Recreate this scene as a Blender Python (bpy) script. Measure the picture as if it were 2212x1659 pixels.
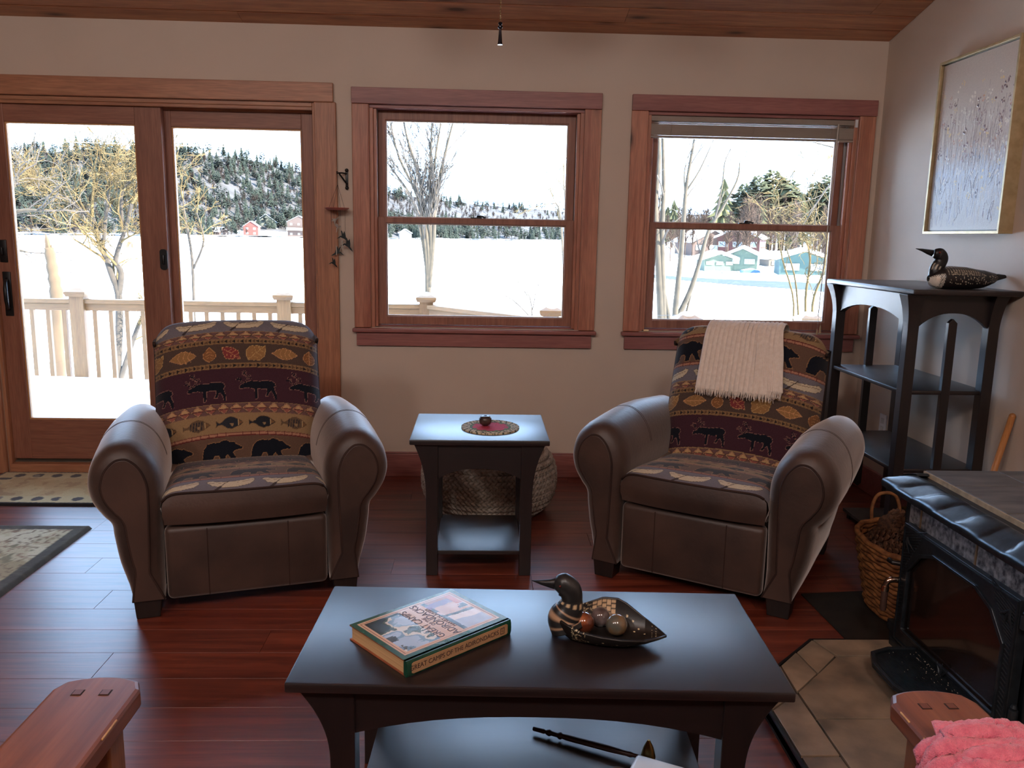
import bpy, bmesh, math, random
import numpy as np
from mathutils import Vector, Matrix
sc = bpy.context.scene
for o in list(bpy.data.objects): bpy.data.objects.remove(o)
random.seed(7); rng = np.random.RandomState(7)
PI = math.pi
def R_(d): return math.radians(d)
def s2l(c):
    return tuple(((v/255.0)/12.92 if v/255.0 <= .04045 else ((v/255.0+.055)/1.055)**2.4) for v in c)

# ---------------------------------------------------------------- camera
EYE = 1.36; FPX = 1781.0
cam_d = bpy.data.cameras.new('camera'); cam = bpy.data.objects.new('camera', cam_d)
sc.collection.objects.link(cam); sc.camera = cam
cam_d.sensor_fit = 'HORIZONTAL'; cam_d.sensor_width = 36.0
cam_d.lens = 36.0*FPX/2212.0; cam_d.clip_start = 0.02; cam_d.clip_end = 6000
_p, _y, _r = R_(10.1563), R_(2.3052), R_(1.1002)
_f = Vector((math.sin(_y)*math.cos(_p), math.cos(_y)*math.cos(_p), -math.sin(_p)))
_rt = Vector((math.cos(_y), -math.sin(_y), 0)); _up = _rt.cross(_f)
_R = _rt*math.cos(_r)+_up*math.sin(_r); _U = _up*math.cos(_r)-_rt*math.sin(_r)
cam.matrix_world = Matrix(((_R.x,_U.x,-_f.x,0),(_R.y,_U.y,-_f.y,0),(_R.z,_U.z,-_f.z,EYE),(0,0,0,1)))

# ---------------------------------------------------------------- sky, sun, exposure
SKY = 13.0; SUN = 74.0; LAMP_W = 84.0
w = bpy.data.worlds.new('World'); sc.world = w; w.use_nodes = True
bg = w.node_tree.nodes['Background']; bg.inputs[0].default_value = (.42,.66,1.0,1); bg.inputs[1].default_value = SKY
sun_d = bpy.data.lights.new('sun','SUN'); sun_d.energy = SUN; sun_d.angle = R_(.6); sun_d.color = (1,.93,.82)
sun = bpy.data.objects.new('sun', sun_d); sc.collection.objects.link(sun)
sun.rotation_euler = Vector((-.70,.35,-.60)).to_track_quat('-Z','Y').to_euler()
sun.location = (8,-14,12)
vs = sc.view_settings
vs.view_transform = 'Standard'; vs.look = 'None'; vs.exposure = 0.0; vs.gamma = 1.0; vs.use_curve_mapping = False
D = 4.574; XR = 2.163; WT = .16          # window wall plane, right wall plane, wall thickness
def portal(x0,x1,z0,z1):
    l = bpy.data.lights.new('window_daylight_portal','AREA'); l.shape = 'RECTANGLE'; l.size = x1-x0; l.size_y = z1-z0
    l.cycles.is_portal = True; l.energy = 1.0
    o = bpy.data.objects.new('window_daylight_portal', l); sc.collection.objects.link(o)
    o.location = ((x0+x1)/2, D+WT+.02, (z0+z1)/2); o.rotation_euler = (-R_(90),0,0)
portal(-2.62,-.88,.05,2.02); portal(-.6,.545,.86,2.02); portal(.887,2.035,.86,2.02)

# ---------------------------------------------------------------- mesh helpers
C = sc.collection
class B:
    def __init__(s): s.v=[]; s.f=[]; s.m=[]; s.col=None; s.norm=True
    def add(s, vs, fs, mi=0):
        o=len(s.v); s.v.extend([(float(p[0]),float(p[1]),float(p[2])) for p in vs])
        s.f.extend([tuple(i+o for i in f) for f in fs]); s.m.extend([mi]*len(fs)); return s
    def box(s,x0,x1,y0,y1,z0,z1,mi=0):
        v=[(x0,y0,z0),(x1,y0,z0),(x1,y1,z0),(x0,y1,z0),(x0,y0,z1),(x1,y0,z1),(x1,y1,z1),(x0,y1,z1)]
        return s.add(v,[(3,2,1,0),(4,5,6,7),(0,1,5,4),(1,2,6,5),(2,3,7,6),(3,0,4,7)],mi)
    def tf(s,mat,start=0):
        for i in range(start,len(s.v)): s.v[i]=tuple(mat@Vector(s.v[i]))
        return s
    def rbox(s,c,sz,r,seg=3,rot=None,mi=0):
        bm=bmesh.new(); bmesh.ops.create_cube(bm,size=1)
        for v in bm.verts: v.co=Vector((v.co.x*sz[0],v.co.y*sz[1],v.co.z*sz[2]))
        bmesh.ops.bevel(bm,geom=bm.edges[:],offset=r,segments=seg,profile=.5,affect='EDGES')
        M=Matrix.Translation(c)@(rot.to_4x4() if rot is not None else Matrix())
        bm.verts.index_update()
        s.add([M@v.co for v in bm.verts],[[v.index for v in f.verts] for f in bm.faces],mi); bm.free(); return s
    def tube(s,pts,r,n=8,cap=True,mi=0,sq=None,up=(0,0,1)):
        pts=[Vector(p) for p in pts]; m=len(pts)
        if not hasattr(r,'__len__'): r=[r]*m
        vs=[]; T=None; N=None
        for i in range(m):
            t=(pts[min(i+1,m-1)]-pts[max(i-1,0)])
            if t.length<1e-9: t=Vector((0,0,1))
            t.normalize()
            if N is None:
                N=Vector(up); N=N-t*N.dot(t)
                if N.length<1e-3: N=Vector((1,0,0))-t*t.x
                if N.length<1e-3: N=Vector((0,1,0))
            else: N=N-t*N.dot(t)
            N.normalize(); Bn=t.cross(N)
            ra,rb=(r[i] if hasattr(r[i],'__len__') else (r[i],r[i]))
            for k in range(n):
                a=2*PI*k/n+(PI/n if n==4 else 0)
                vs.append(pts[i]+N*(math.cos(a)*ra)+Bn*(math.sin(a)*rb))
        fs=[]
        for i in range(m-1):
            for k in range(n):
                fs.append((i*n+k,i*n+(k+1)%n,(i+1)*n+(k+1)%n,(i+1)*n+k))
        if cap: fs.append(tuple(range(n-1,-1,-1))); fs.append(tuple(range((m-1)*n,m*n)))
        return s.add(vs,fs,mi)
    def lathe(s,prof,n=24,c=(0,0,0),mi=0,sx=1,sy=1,wob=None):
        vs=[];m=len(prof)
        for j,(r,z) in enumerate(prof):
            for k in range(n):
                a=2*PI*k/n; rr=r if wob is None else r*wob(a,j)
                vs.append((c[0]+rr*math.cos(a)*sx,c[1]+rr*math.sin(a)*sy,c[2]+z))
        fs=[(j*n+k,j*n+(k+1)%n,(j+1)*n+(k+1)%n,(j+1)*n+k) for j in range(m-1) for k in range(n)]
        if prof[0][0]>1e-6: fs.append(tuple(range(n-1,-1,-1)))
        if prof[-1][0]>1e-6: fs.append(tuple(range((m-1)*n,m*n)))
        return s.add(vs,fs,mi)
    def prism(s,poly,a,b,ax='y',mi=0):
        n=len(poly)
        f={'y':lambda p,t:(p[0],t,p[1]),'x':lambda p,t:(t,p[0],p[1]),'z':lambda p,t:(p[0],p[1],t)}[ax]
        vs=[f(p,a) for p in poly]+[f(p,b) for p in poly]
        fs=[tuple(range(n)),tuple(range(2*n-1,n-1,-1))]+[(i,i+n,(i+1)%n+n,(i+1)%n) for i in range(n)]
        return s.add(vs,fs,mi)
    def ring(s,outer,inner,a,b,ax='y',mi=0):      # frame between two outlines of equal length
        n=len(outer)
        f={'y':lambda p,t:(p[0],t,p[1]),'x':lambda p,t:(t,p[0],p[1]),'z':lambda p,t:(p[0],p[1],t)}[ax]
        vs=[f(p,t) for t in (a,b) for L in (outer,inner) for p in L]
        fs=[]
        for i in range(n):
            j=(i+1)%n
            fs+=[(i,j,n+j,n+i),(2*n+i,3*n+i,3*n+j,2*n+j),(i,2*n+i,2*n+j,j),(n+i,n+j,3*n+j,3*n+i)]
        return s.add(vs,fs,mi)
    def grid(s,P,mi=0,closeu=False):
        P=np.asarray(P,float); nu,nv=P.shape[:2]
        vs=P.reshape(-1,3); fs=[]
        for i in range(nu if closeu else nu-1):
            i2=(i+1)%nu
            for j in range(nv-1): fs.append((i*nv+j,i2*nv+j,i2*nv+j+1,i*nv+j+1))
        return s.add(vs,fs,mi)
    def sphere(s,c,r,nu=16,nv=10,sz=(1,1,1),mi=0):
        prof=[(max(r*math.sin(PI*j/nv),1e-7),-r*math.cos(PI*j/nv)*sz[2]) for j in range(nv+1)]
        return s.lathe(prof,nu,c,mi,sz[0],sz[1])
    def mesh(s,name,mats,smooth=False,recalc=True):
        me=bpy.data.meshes.new(name); me.from_pydata(s.v,[],s.f)
        if not isinstance(mats,(list,tuple)): mats=[mats]
        for m in mats: me.materials.append(m)
        if len(mats)>1: me.polygons.foreach_set('material_index',s.m)
        if recalc and s.norm:
            bm=bmesh.new(); bm.from_mesh(me); bmesh.ops.recalc_face_normals(bm,faces=bm.faces[:]); bm.to_mesh(me); bm.free()
        if smooth: me.polygons.foreach_set('use_smooth',[True]*len(me.polygons))
        if s.col is not None:
            ca=me.color_attributes.new('Col','FLOAT_COLOR','POINT')
            c=np.ones((len(s.v),4),np.float32); c[:,:3]=s.col; ca.data.foreach_set('color',c.ravel())
        me.update(); return me
def auto_smooth(o,ang=35):
    me=o.data; me.polygons.foreach_set('use_smooth',[True]*len(me.polygons))
    try: me.set_sharp_from_angle(angle=R_(ang))
    except Exception: pass
def obj(name,b,mats,parent=None,loc=(0,0,0),rz=0,smooth=False,bevel=0,ang=None,recalc=True,label=None,kind=None):
    me=b if isinstance(b,bpy.types.Mesh) else b.mesh(name,mats,smooth,recalc)
    o=bpy.data.objects.new(name,me); C.objects.link(o)
    o.parent=parent; o.location=loc; o.rotation_euler=(0,0,rz)
    if bevel:
        m=o.modifiers.new('bevel','BEVEL'); m.width=bevel; m.segments=2; m.limit_method='ANGLE'; m.angle_limit=R_(40)
    if ang: auto_smooth(o,ang)
    if label: o['label']=label
    if kind: o['kind']=kind
    return o
def thing(name,label,cat,loc=(0,0,0),rz=0,group=None,kind=None):
    o=bpy.data.objects.new(name,None); C.objects.link(o); o.empty_display_size=.05
    o.location=loc; o.rotation_euler=(0,0,rz)
    if label: o['label']=label
    if cat: o['category']=cat
    if group: o['group']=group
    if kind: o['kind']=kind
    return o
def tag(o,label,cat,group=None,kind=None):
    o['label']=label; o['category']=cat
    if group: o['group']=group
    if kind: o['kind']=kind
    return o
def dup(o,loc=None,rz=None,parent=None):
    c=o.copy(); C.objects.link(c); c.parent=parent
    if loc is not None: c.location=loc
    if rz is not None: c.rotation_euler=(0,0,rz)
    for ch in list(o.children): dup(ch,None,None,c)
    return c
def catmull(P,n=6,closed=False):
    P=[np.array(p,float) for p in P]; m=len(P); out=[]
    for i in range(m if closed else m-1):
        g=lambda k:P[k%m] if closed else P[min(max(k,0),m-1)]
        a,b,c_,d=g(i-1),g(i),g(i+1),g(i+2)
        for k in range(n):
            t=k/n; out.append(.5*((2*b)+(-a+c_)*t+(2*a-5*b+4*c_-d)*t*t+(-a+3*b-3*c_+d)*t**3))
    if not closed: out.append(P[-1])
    return out

# ---------------------------------------------------------------- materials
def newmat(name):
    m=bpy.data.materials.new(name); m.use_nodes=True; nt=m.node_tree; nt.nodes.clear()
    out=nt.nodes.new('ShaderNodeOutputMaterial'); p=nt.nodes.new('ShaderNodeBsdfPrincipled'); nt.links.new(p.outputs[0],out.inputs[0])
    return m,nt,p
def nd(nt,t,**k):
    n=nt.nodes.new(t)
    for a,v in k.items():
        if a.startswith('i_'): n.inputs[a[2:].replace('_',' ')].default_value=v
        else: setattr(n,a,v)
    return n
def coords(nt,scale=(1,1,1),rand=True,kind='Object'):
    tc=nd(nt,'ShaderNodeTexCoord'); mp=nd(nt,'ShaderNodeMapping'); mp.inputs['Scale'].default_value=scale
    nt.links.new(tc.outputs[kind],mp.inputs[0])
    if rand:
        oi=nd(nt,'ShaderNodeObjectInfo'); ml=nd(nt,'ShaderNodeMath',operation='MULTIPLY'); ml.inputs[1].default_value=37.0
        nt.links.new(oi.outputs['Random'],ml.inputs[0]); nt.links.new(ml.outputs[0],mp.inputs['Location'])
    return mp.outputs[0]
def ramp(nt,src,stops):
    r=nd(nt,'ShaderNodeValToRGB'); e=r.color_ramp.elements
    while len(e)<len(stops): e.new(.5)
    for k,(p,c) in enumerate(stops): e[k].position=p; e[k].color=(*c,1) if len(c)==3 else c
    nt.links.new(src,r.inputs[0]); return r.outputs[0]
def mixc(nt,a,b,fac,mode='MIX'):
    m=nd(nt,'ShaderNodeMix',data_type='RGBA',blend_type=mode)
    for s_,v in ((m.inputs[0],fac),(m.inputs[6],a),(m.inputs[7],b)):
        if hasattr(v,'links') or isinstance(v,bpy.types.NodeSocket): nt.links.new(v,s_)
        elif hasattr(v,'__len__'): s_.default_value=(*v,1) if len(v)==3 else v
        else: s_.default_value=v
    return m.outputs[2]
def hue_rand(nt,col,amt):
    oi=nd(nt,'ShaderNodeObjectInfo'); mr=nd(nt,'ShaderNodeMapRange'); mr.inputs[3].default_value=1-amt; mr.inputs[4].default_value=1+amt
    nt.links.new(oi.outputs['Random'],mr.inputs[0]); h=nd(nt,'ShaderNodeHueSaturation'); nt.links.new(mr.outputs[0],h.inputs['Value']); nt.links.new(col,h.inputs['Color']); return h.outputs[0]
def bump(nt,p,src,strength,dist=.01):
    b_=nd(nt,'ShaderNodeBump'); b_.inputs['Strength'].default_value=strength; b_.inputs['Distance'].default_value=dist
    nt.links.new(src,b_.inputs['Height']); nt.links.new(b_.outputs[0],p.inputs['Normal'])
def mk(name,c1,c2=None,scale=8,stretch=(1,1,1),rough=.5,bmp=0,bscale=None,metal=0,coat=0,spec=.5,vary=0,detail=5,lo=.35,hi=.65,srgb=True,sheen=0,bdist=.005):
    if srgb: c1=s2l(c1); c2=s2l(c2) if c2 else None
    m,nt,p=newmat(name); co=coords(nt,stretch)
    n=nd(nt,'ShaderNodeTexNoise'); n.inputs['Scale'].default_value=scale; n.inputs['Detail'].default_value=detail; nt.links.new(co,n.inputs['Vector'])
    if c2 is None: c2=tuple(v*.88 for v in c1)
    col=ramp(nt,n.outputs['Fac'],[(lo,c1),(hi,c2)])
    if vary: col=hue_rand(nt,col,vary)
    nt.links.new(col,p.inputs['Base Color']); p.inputs['Roughness'].default_value=rough; p.inputs['Metallic'].default_value=metal
    p.inputs['Coat Weight'].default_value=coat; p.inputs['Coat Roughness'].default_value=.15; p.inputs['Specular IOR Level'].default_value=spec
    if sheen: p.inputs['Sheen Weight'].default_value=sheen; p.inputs['Sheen Roughness'].default_value=.4; p.inputs['Sheen Tint'].default_value=(.95,.86,.8,1)
    if bmp:
        src=n.outputs['Fac']
        if bscale:
            n2=nd(nt,'ShaderNodeTexNoise'); n2.inputs['Scale'].default_value=bscale; n2.inputs['Detail'].default_value=3; nt.links.new(co,n2.inputs['Vector']); src=n2.outputs['Fac']
        bump(nt,p,src,bmp,bdist)
    return m
def wood(name,dark,light,axis='x',rough=.4,coat=0,knots=0,vary=.12,gs=1.0,bmp=.15,spec=.5):
    dark,light=s2l(dark),s2l(light); m,nt,p=newmat(name)
    st={'x':(1.2,18,18),'y':(18,1.2,18),'z':(18,18,1.2)}[axis]
    co=coords(nt,tuple(v*gs for v in st))
    n=nd(nt,'ShaderNodeTexNoise'); n.inputs['Scale'].default_value=1.6; n.inputs['Detail'].default_value=8; n.inputs['Distortion'].default_value=.6; nt.links.new(co,n.inputs['Vector'])
    col=ramp(nt,n.outputs['Fac'],[(.28,dark),(.5,tuple((a+b)/2 for a,b in zip(dark,light))),(.72,light)])
    n2=nd(nt,'ShaderNodeTexNoise'); n2.inputs['Scale'].default_value=9; n2.inputs['Detail'].default_value=2; nt.links.new(co,n2.inputs['Vector'])
    fine=ramp(nt,n2.outputs['Fac'],[(.35,(.82,.82,.82)),(.65,(1.06,1.06,1.06))]); col=mixc(nt,col,fine,1.0,'MULTIPLY')
    if knots:
        ks={'x':(2.2,6.5,6.5),'y':(6.5,2.2,6.5),'z':(6.5,6.5,2.2)}[axis]; kc=coords(nt,ks)
        vo=nd(nt,'ShaderNodeTexVoronoi'); vo.inputs['Scale'].default_value=1.0; vo.inputs['Randomness'].default_value=1.0; nt.links.new(kc,vo.inputs['Vector'])
        kf=ramp(nt,vo.outputs['Distance'],[(.07*knots,(1,1,1)),(.15*knots,(.35,.35,.35)),(.26*knots,(0,0,0))])
        col=mixc(nt,col,tuple(v*.22 for v in dark),kf)
    if vary: col=hue_rand(nt,col,vary)
    nt.links.new(col,p.inputs['Base Color']); p.inputs['Roughness'].default_value=rough; p.inputs['Coat Weight'].default_value=coat; p.inputs['Coat Roughness'].default_value=.40; p.inputs['Coat IOR'].default_value=1.55; p.inputs['Specular IOR Level'].default_value=spec
    if bmp: bump(nt,p,n2.outputs['Fac'],bmp,.002)
    return m
def vcmat(name,rough=.8,bmp=.3,bscale=300,weave=True,spec=.3,sheen=0,metal=0,mul=.25):
    m,nt,p=newmat(name); a=nd(nt,'ShaderNodeAttribute',attribute_name='Col'); co=coords(nt,(1,1,1),False)
    n=nd(nt,'ShaderNodeTexNoise'); n.inputs['Scale'].default_value=bscale; n.inputs['Detail'].default_value=3; nt.links.new(co,n.inputs['Vector'])
    f=ramp(nt,n.outputs['Fac'],[(.3,(1-mul,)*3),(.7,(1+mul*.4,)*3)]); nt.links.new(mixc(nt,a.outputs['Color'],f,1.0,'MULTIPLY'),p.inputs['Base Color'])
    p.inputs['Roughness'].default_value=rough; p.inputs['Specular IOR Level'].default_value=spec; p.inputs['Sheen Weight'].default_value=sheen; p.inputs['Metallic'].default_value=metal
    if bmp: bump(nt,p,n.outputs['Fac'],bmp,.002)
    return m
def glassmat(name,tint=(1,1,1),ior=1.45):
    m=bpy.data.materials.new(name); m.use_nodes=True; nt=m.node_tree; nt.nodes.clear()
    out=nd(nt,'ShaderNodeOutputMaterial'); t=nd(nt,'ShaderNodeBsdfTransparent'); t.inputs[0].default_value=(*tint,1)
    g=nd(nt,'ShaderNodeBsdfGlossy'); g.inputs['Roughness'].default_value=.01; fr=nd(nt,'ShaderNodeFresnel'); fr.inputs[0].default_value=ior
    n=nd(nt,'ShaderNodeTexNoise'); n.inputs['Scale'].default_value=3; r=ramp(nt,n.outputs['Fac'],[(0,(.96,.96,.96)),(1,(1,1,1))]); nt.links.new(mixc(nt,r,(*tint,1),1,'MULTIPLY'),t.inputs[0])
    mx=nd(nt,'ShaderNodeMixShader'); nt.links.new(fr.outputs[0],mx.inputs[0]); nt.links.new(t.outputs[0],mx.inputs[1]); nt.links.new(g.outputs[0],mx.inputs[2]); nt.links.new(mx.outputs[0],out.inputs[0])
    return m
M_={}
M_['paint']=mk('wall_paint',(206,189,172),(202,185,168),3,rough=.6,bmp=.08,bscale=140,bdist=.002)
M_['pine']=wood('ceiling_pine',(164,104,72),(204,144,102),'x',.45,.0,knots=1.0,vary=.14)
M_['floor']=wood('floor_board',(78,28,19),(134,64,44),'x',.38,.2,vary=.12,gs=.8,bmp=.12,spec=.6)
M_['fir']=wood('fir_trim',(160,104,76),(190,136,102),'z',.42,0,vary=.05,bmp=.1)
M_['firx']=wood('fir_trim_across',(160,104,76),(190,136,102),'x',.42,0,vary=.05,bmp=.1)
M_['sash']=wood('sash_wood',(136,88,70),(164,112,90),'z',.45,0,vary=.05,bmp=.1)
M_['cedar']=wood('cedar_trim',(162,98,76),(200,140,112),'z',.42,0,knots=.75,vary=.05,bmp=.1)
M_['cedarx']=wood('cedar_trim_across',(142,86,80),(166,108,100),'x',.42,0,vary=.04,bmp=.1)
M_['espresso']=wood('espresso_wood',(21,14,15),(30,19,19),'x',.42,1.0,vary=.03,bmp=.04,spec=.35)
M_['espressoz']=wood('espresso_wood_upright',(21,14,15),(30,19,19),'z',.42,.7,vary=.03,bmp=.04,spec=.35)
M_['suede']=mk('brown_suede',(76,55,46),(40,27,23),4,rough=.5,bmp=.15,bscale=60,spec=.6,sheen=.8,lo=.3,hi=.7)
M_['plain']=mk('brown_suede_trim',(60,42,36),(46,31,27),8,rough=.8,spec=.3)
M_['darkleg']=wood('dark_leg_wood',(22,15,14),(36,24,20),'z',.5)
M_['blackiron']=mk('black_cast_iron',(46,52,58),(36,41,46),40,rough=.38,bmp=.1,metal=.5,spec=.6)
M_['black']=mk('black_metal',(22,22,24),(16,16,18),30,rough=.4,bmp=.05)
M_['glass']=glassmat('window_glass')
M_['white']=mk('white_plastic',(226,226,228),(216,216,220),10,rough=.35)
M_['brass']=mk('aged_brass',(150,122,70),(110,86,46),30,rough=.3,metal=1)
M_['chrome']=mk('copper_chrome',(210,180,160),(190,160,140),30,rough=.18,metal=1)
M_['snow']=mk('snow',(238,241,246),(246,248,250),.8,rough=.9,bmp=.5,bscale=2.2,bdist=.06,spec=.1)
M_['railwood']=wood('rail_composite',(112,78,46),(130,94,56),'x',.6,0,vary=.05)
M_['railwoodz']=wood('rail_composite_upright',(112,78,46),(130,94,56),'z',.6,0,vary=.05)
# ================================================================ room shell
XL=-4.3; YB=-3.4; ZW=2.42; SLOPE=.215; YRIDGE=.2
def zc(y): return ZW+SLOPE*(D-y) if y>=YRIDGE else ZW+SLOPE*(D-YRIDGE)-SLOPE*(YRIDGE-y)
def struct(name,b,mat,label,parent=None,**k):
    o=obj(name,b,mat,parent,**k)
    if parent is None: o['kind']='structure'; o['label']=label
    return o
# floor: sub-floor slab plus separate planks
fb=B().box(XL-.1,XR+.1,YB-.1,D+WT,-.2,-.012)
floor=struct('floor',fb,mk('subfloor',(40,20,14),rough=.8),'red-brown wood plank floor of the living room')
pl_len=1.22; roww=.16
plm={}
def plank_mesh(L):
    k=round(L,3)
    if k not in plm:
        b=B(); g=.0004; c=.0007
        b.box(g,L-g,g,roww-g,-.012,-c)
        v=[(g,g,-c),(L-g,g,-c),(L-g,roww-g,-c),(g,roww-g,-c),(g+c,g+c,0),(L-g-c,g+c,0),(L-g-c,roww-g-c,0),(g+c,roww-g-c,0)]
        b.f.pop(1); b.m.pop(); b.add(v,[(4,5,6,7),(0,1,5,4),(1,2,6,5),(2,3,7,6),(3,0,4,7)])
        plm[k]=b.mesh('plank',M_['floor'],recalc=False)
    return plm[k]
nrow=0; y=2.535+roww*13
while y-roww>-.1 or nrow<10:
    y0=y-roww; off=[0,.47,.86,.29,.68,1.05][nrow%6]; x=-3.15-off
    while x<XR-.001:
        x1=min(x+pl_len,XR); xs=max(x,-3.3)
        if x1-xs>.02: obj('plank',plank_mesh(x1-xs),None,floor,loc=(xs,y0,0))
        x+=pl_len
    y=y0; nrow+=1
YFL=y
struct('floor_behind',B().box(XL,XR,YB,YFL,-.012,0).box(XL,-3.3,YFL,D,-.012,0),M_['floor'],'rest of the red-brown plank floor behind the camera')
# ceiling
th=math.atan(SLOPE); cb=B()
for (ya,yb) in ((D+WT,YRIDGE),(YRIDGE,YB-.1)):
    za,zb=zc(ya),zc(yb); cb.add([(XL-.1,ya,za+.016),(XR+.1,ya,za+.016),(XR+.1,yb,zb+.016),(XL-.1,yb,zb+.016),(XL-.1,ya,za+.2),(XR+.1,ya,za+.2),(XR+.1,yb,zb+.2),(XL-.1,yb,zb+.2)],[(0,1,2,3),(7,6,5,4),(0,4,5,1),(2,6,7,3),(1,5,6,2),(3,7,4,0)])
ceil=struct('ceiling',cb,M_['pine'],'sloping tongue-and-groove knotty pine ceiling')
bw=.155; cm={}
def cplank(L):
    k=round(L,3)
    if k not in cm:
        b=B(); c=.006
        prof=[(0.0008,.016),(bw-.0008,.016),(bw-.0008,c),(bw-c,0),(c,0),(.0008,c)]
        b.prism(prof,0,L,'x'); cm[k]=b.mesh('ceiling_board',M_['pine'])
    return cm[k]
s_=-.035; r_=0
while s_<2.6:
    yy=D-(s_+bw)*math.cos(th); zz=ZW+(s_+bw)*math.sin(th)
    x=XL+[-.6,-2.3,-1.1,-3.0][r_%4]
    while x<XR:
        x1=min(x+3.66,XR); xs=max(x,XL)
        if x1-xs>.05:
            o=obj('ceiling_board',cplank(x1-xs-.002),None,ceil,loc=(xs,yy,zz)); o.rotation_euler=(-th,0,0)
        x+=3.66
    s_+=bw; r_+=1
# walls
W1=(-.60,.545,.85,2.033); W2=(.887,2.035,.85,2.033); DR=(-2.63,-.883,0,2.035)
wb=B(); y0,y1=D,D+WT
wb.box(XL-.1,DR[0],y0,y1,-.1,ZW+.05); wb.box(DR[0],DR[1],y0,y1,DR[3],ZW+.05); wb.box(DR[1],W1[0],y0,y1,-.1,ZW+.05)
wb.box(W1[0],W1[1],y0,y1,-.1,W1[2]); wb.box(W1[0],W1[1],y0,y1,W1[3],ZW+.05); wb.box(W1[1],W2[0],y0,y1,-.1,ZW+.05)
wb.box(W2[0],W2[1],y0,y1,-.1,W2[2]); wb.box(W2[0],W2[1],y0,y1,W2[3],ZW+.05); wb.box(W2[1],XR+.1,y0,y1,-.1,ZW+.05)
struct('wall_front',wb,M_['paint'],'beige painted window wall facing the lake',recalc=False)
def gable(x0,x1):
    ys=[YB-.1,YRIDGE,D+WT]; poly=[(YB-.1,-.1),(D+WT,-.1),(D+WT,zc(D+WT)+.05),(YRIDGE,zc(YRIDGE)+.05),(YB-.1,zc(YB)+.05)]
    return B().prism(poly,x0,x1,'x')
struct('wall_right',gable(XR,XR+.12),M_['paint'],'beige painted side wall with the flower painting')
M_['dimwood']=wood('dimming_wood',(58,34,24),(80,48,33),'z',.6,0,knots=.8,vary=0)  # dark wood added on the unseen walls to dim fill and gloss reflections
struct('wall_left',gable(XL-.12,XL),M_['dimwood'],'left wall outside the picture, its dark pine boards added to cut reflections')
struct('wall_back',B().box(XL,XR,YB-.12,YB,-.1,zc(YB)+.1),M_['dimwood'],'wall behind the camera, its dark pine boards added to cut reflections')
# outside roof, unseen, its eaves drawn out so that it shades the deck
rb=B()
for (ya,yb) in ((D+1.8,YRIDGE),(YRIDGE,YB-.6)):
    za,zb=zc(ya)+.2,zc(yb)+.2; rb.add([(XL-.6,ya,za),(XR+4.5,ya,za),(XR+4.5,yb,zb),(XL-.6,yb,zb),(XL-.6,ya,za+.12),(XR+4.5,ya,za+.12),(XR+4.5,yb,zb+.12),(XL-.6,yb,zb+.12)],[(3,2,1,0),(4,5,6,7),(0,1,5,4),(2,3,7,6),(1,2,6,5),(3,0,4,7)])
struct('roof',rb,M_['snow'],'snow-covered house roof out of view, eaves stretched to shade the deck')
# baseboards
def base(name,x0,x1,y0,y1,lab): struct(name,B().box(x0,x1,y0,y1,0,.133).box(x0,x1,min(y0+.004,y1),y1,.133,.142),M_['cedarx'],lab,bevel=.003)
base('baseboard_front',-.762,XR,D-.018,D,'red-stained wooden baseboard under the windows')
base('baseboard_front_left',XL,-2.76,D-.018,D,'red-stained baseboard left of the sliding door')
struct('baseboard_right',B().box(XR-.018,XR,-1.0,D-.018,0,.138),M_['cedarx'],'red-stained baseboard along the side wall',bevel=.003)
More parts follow.
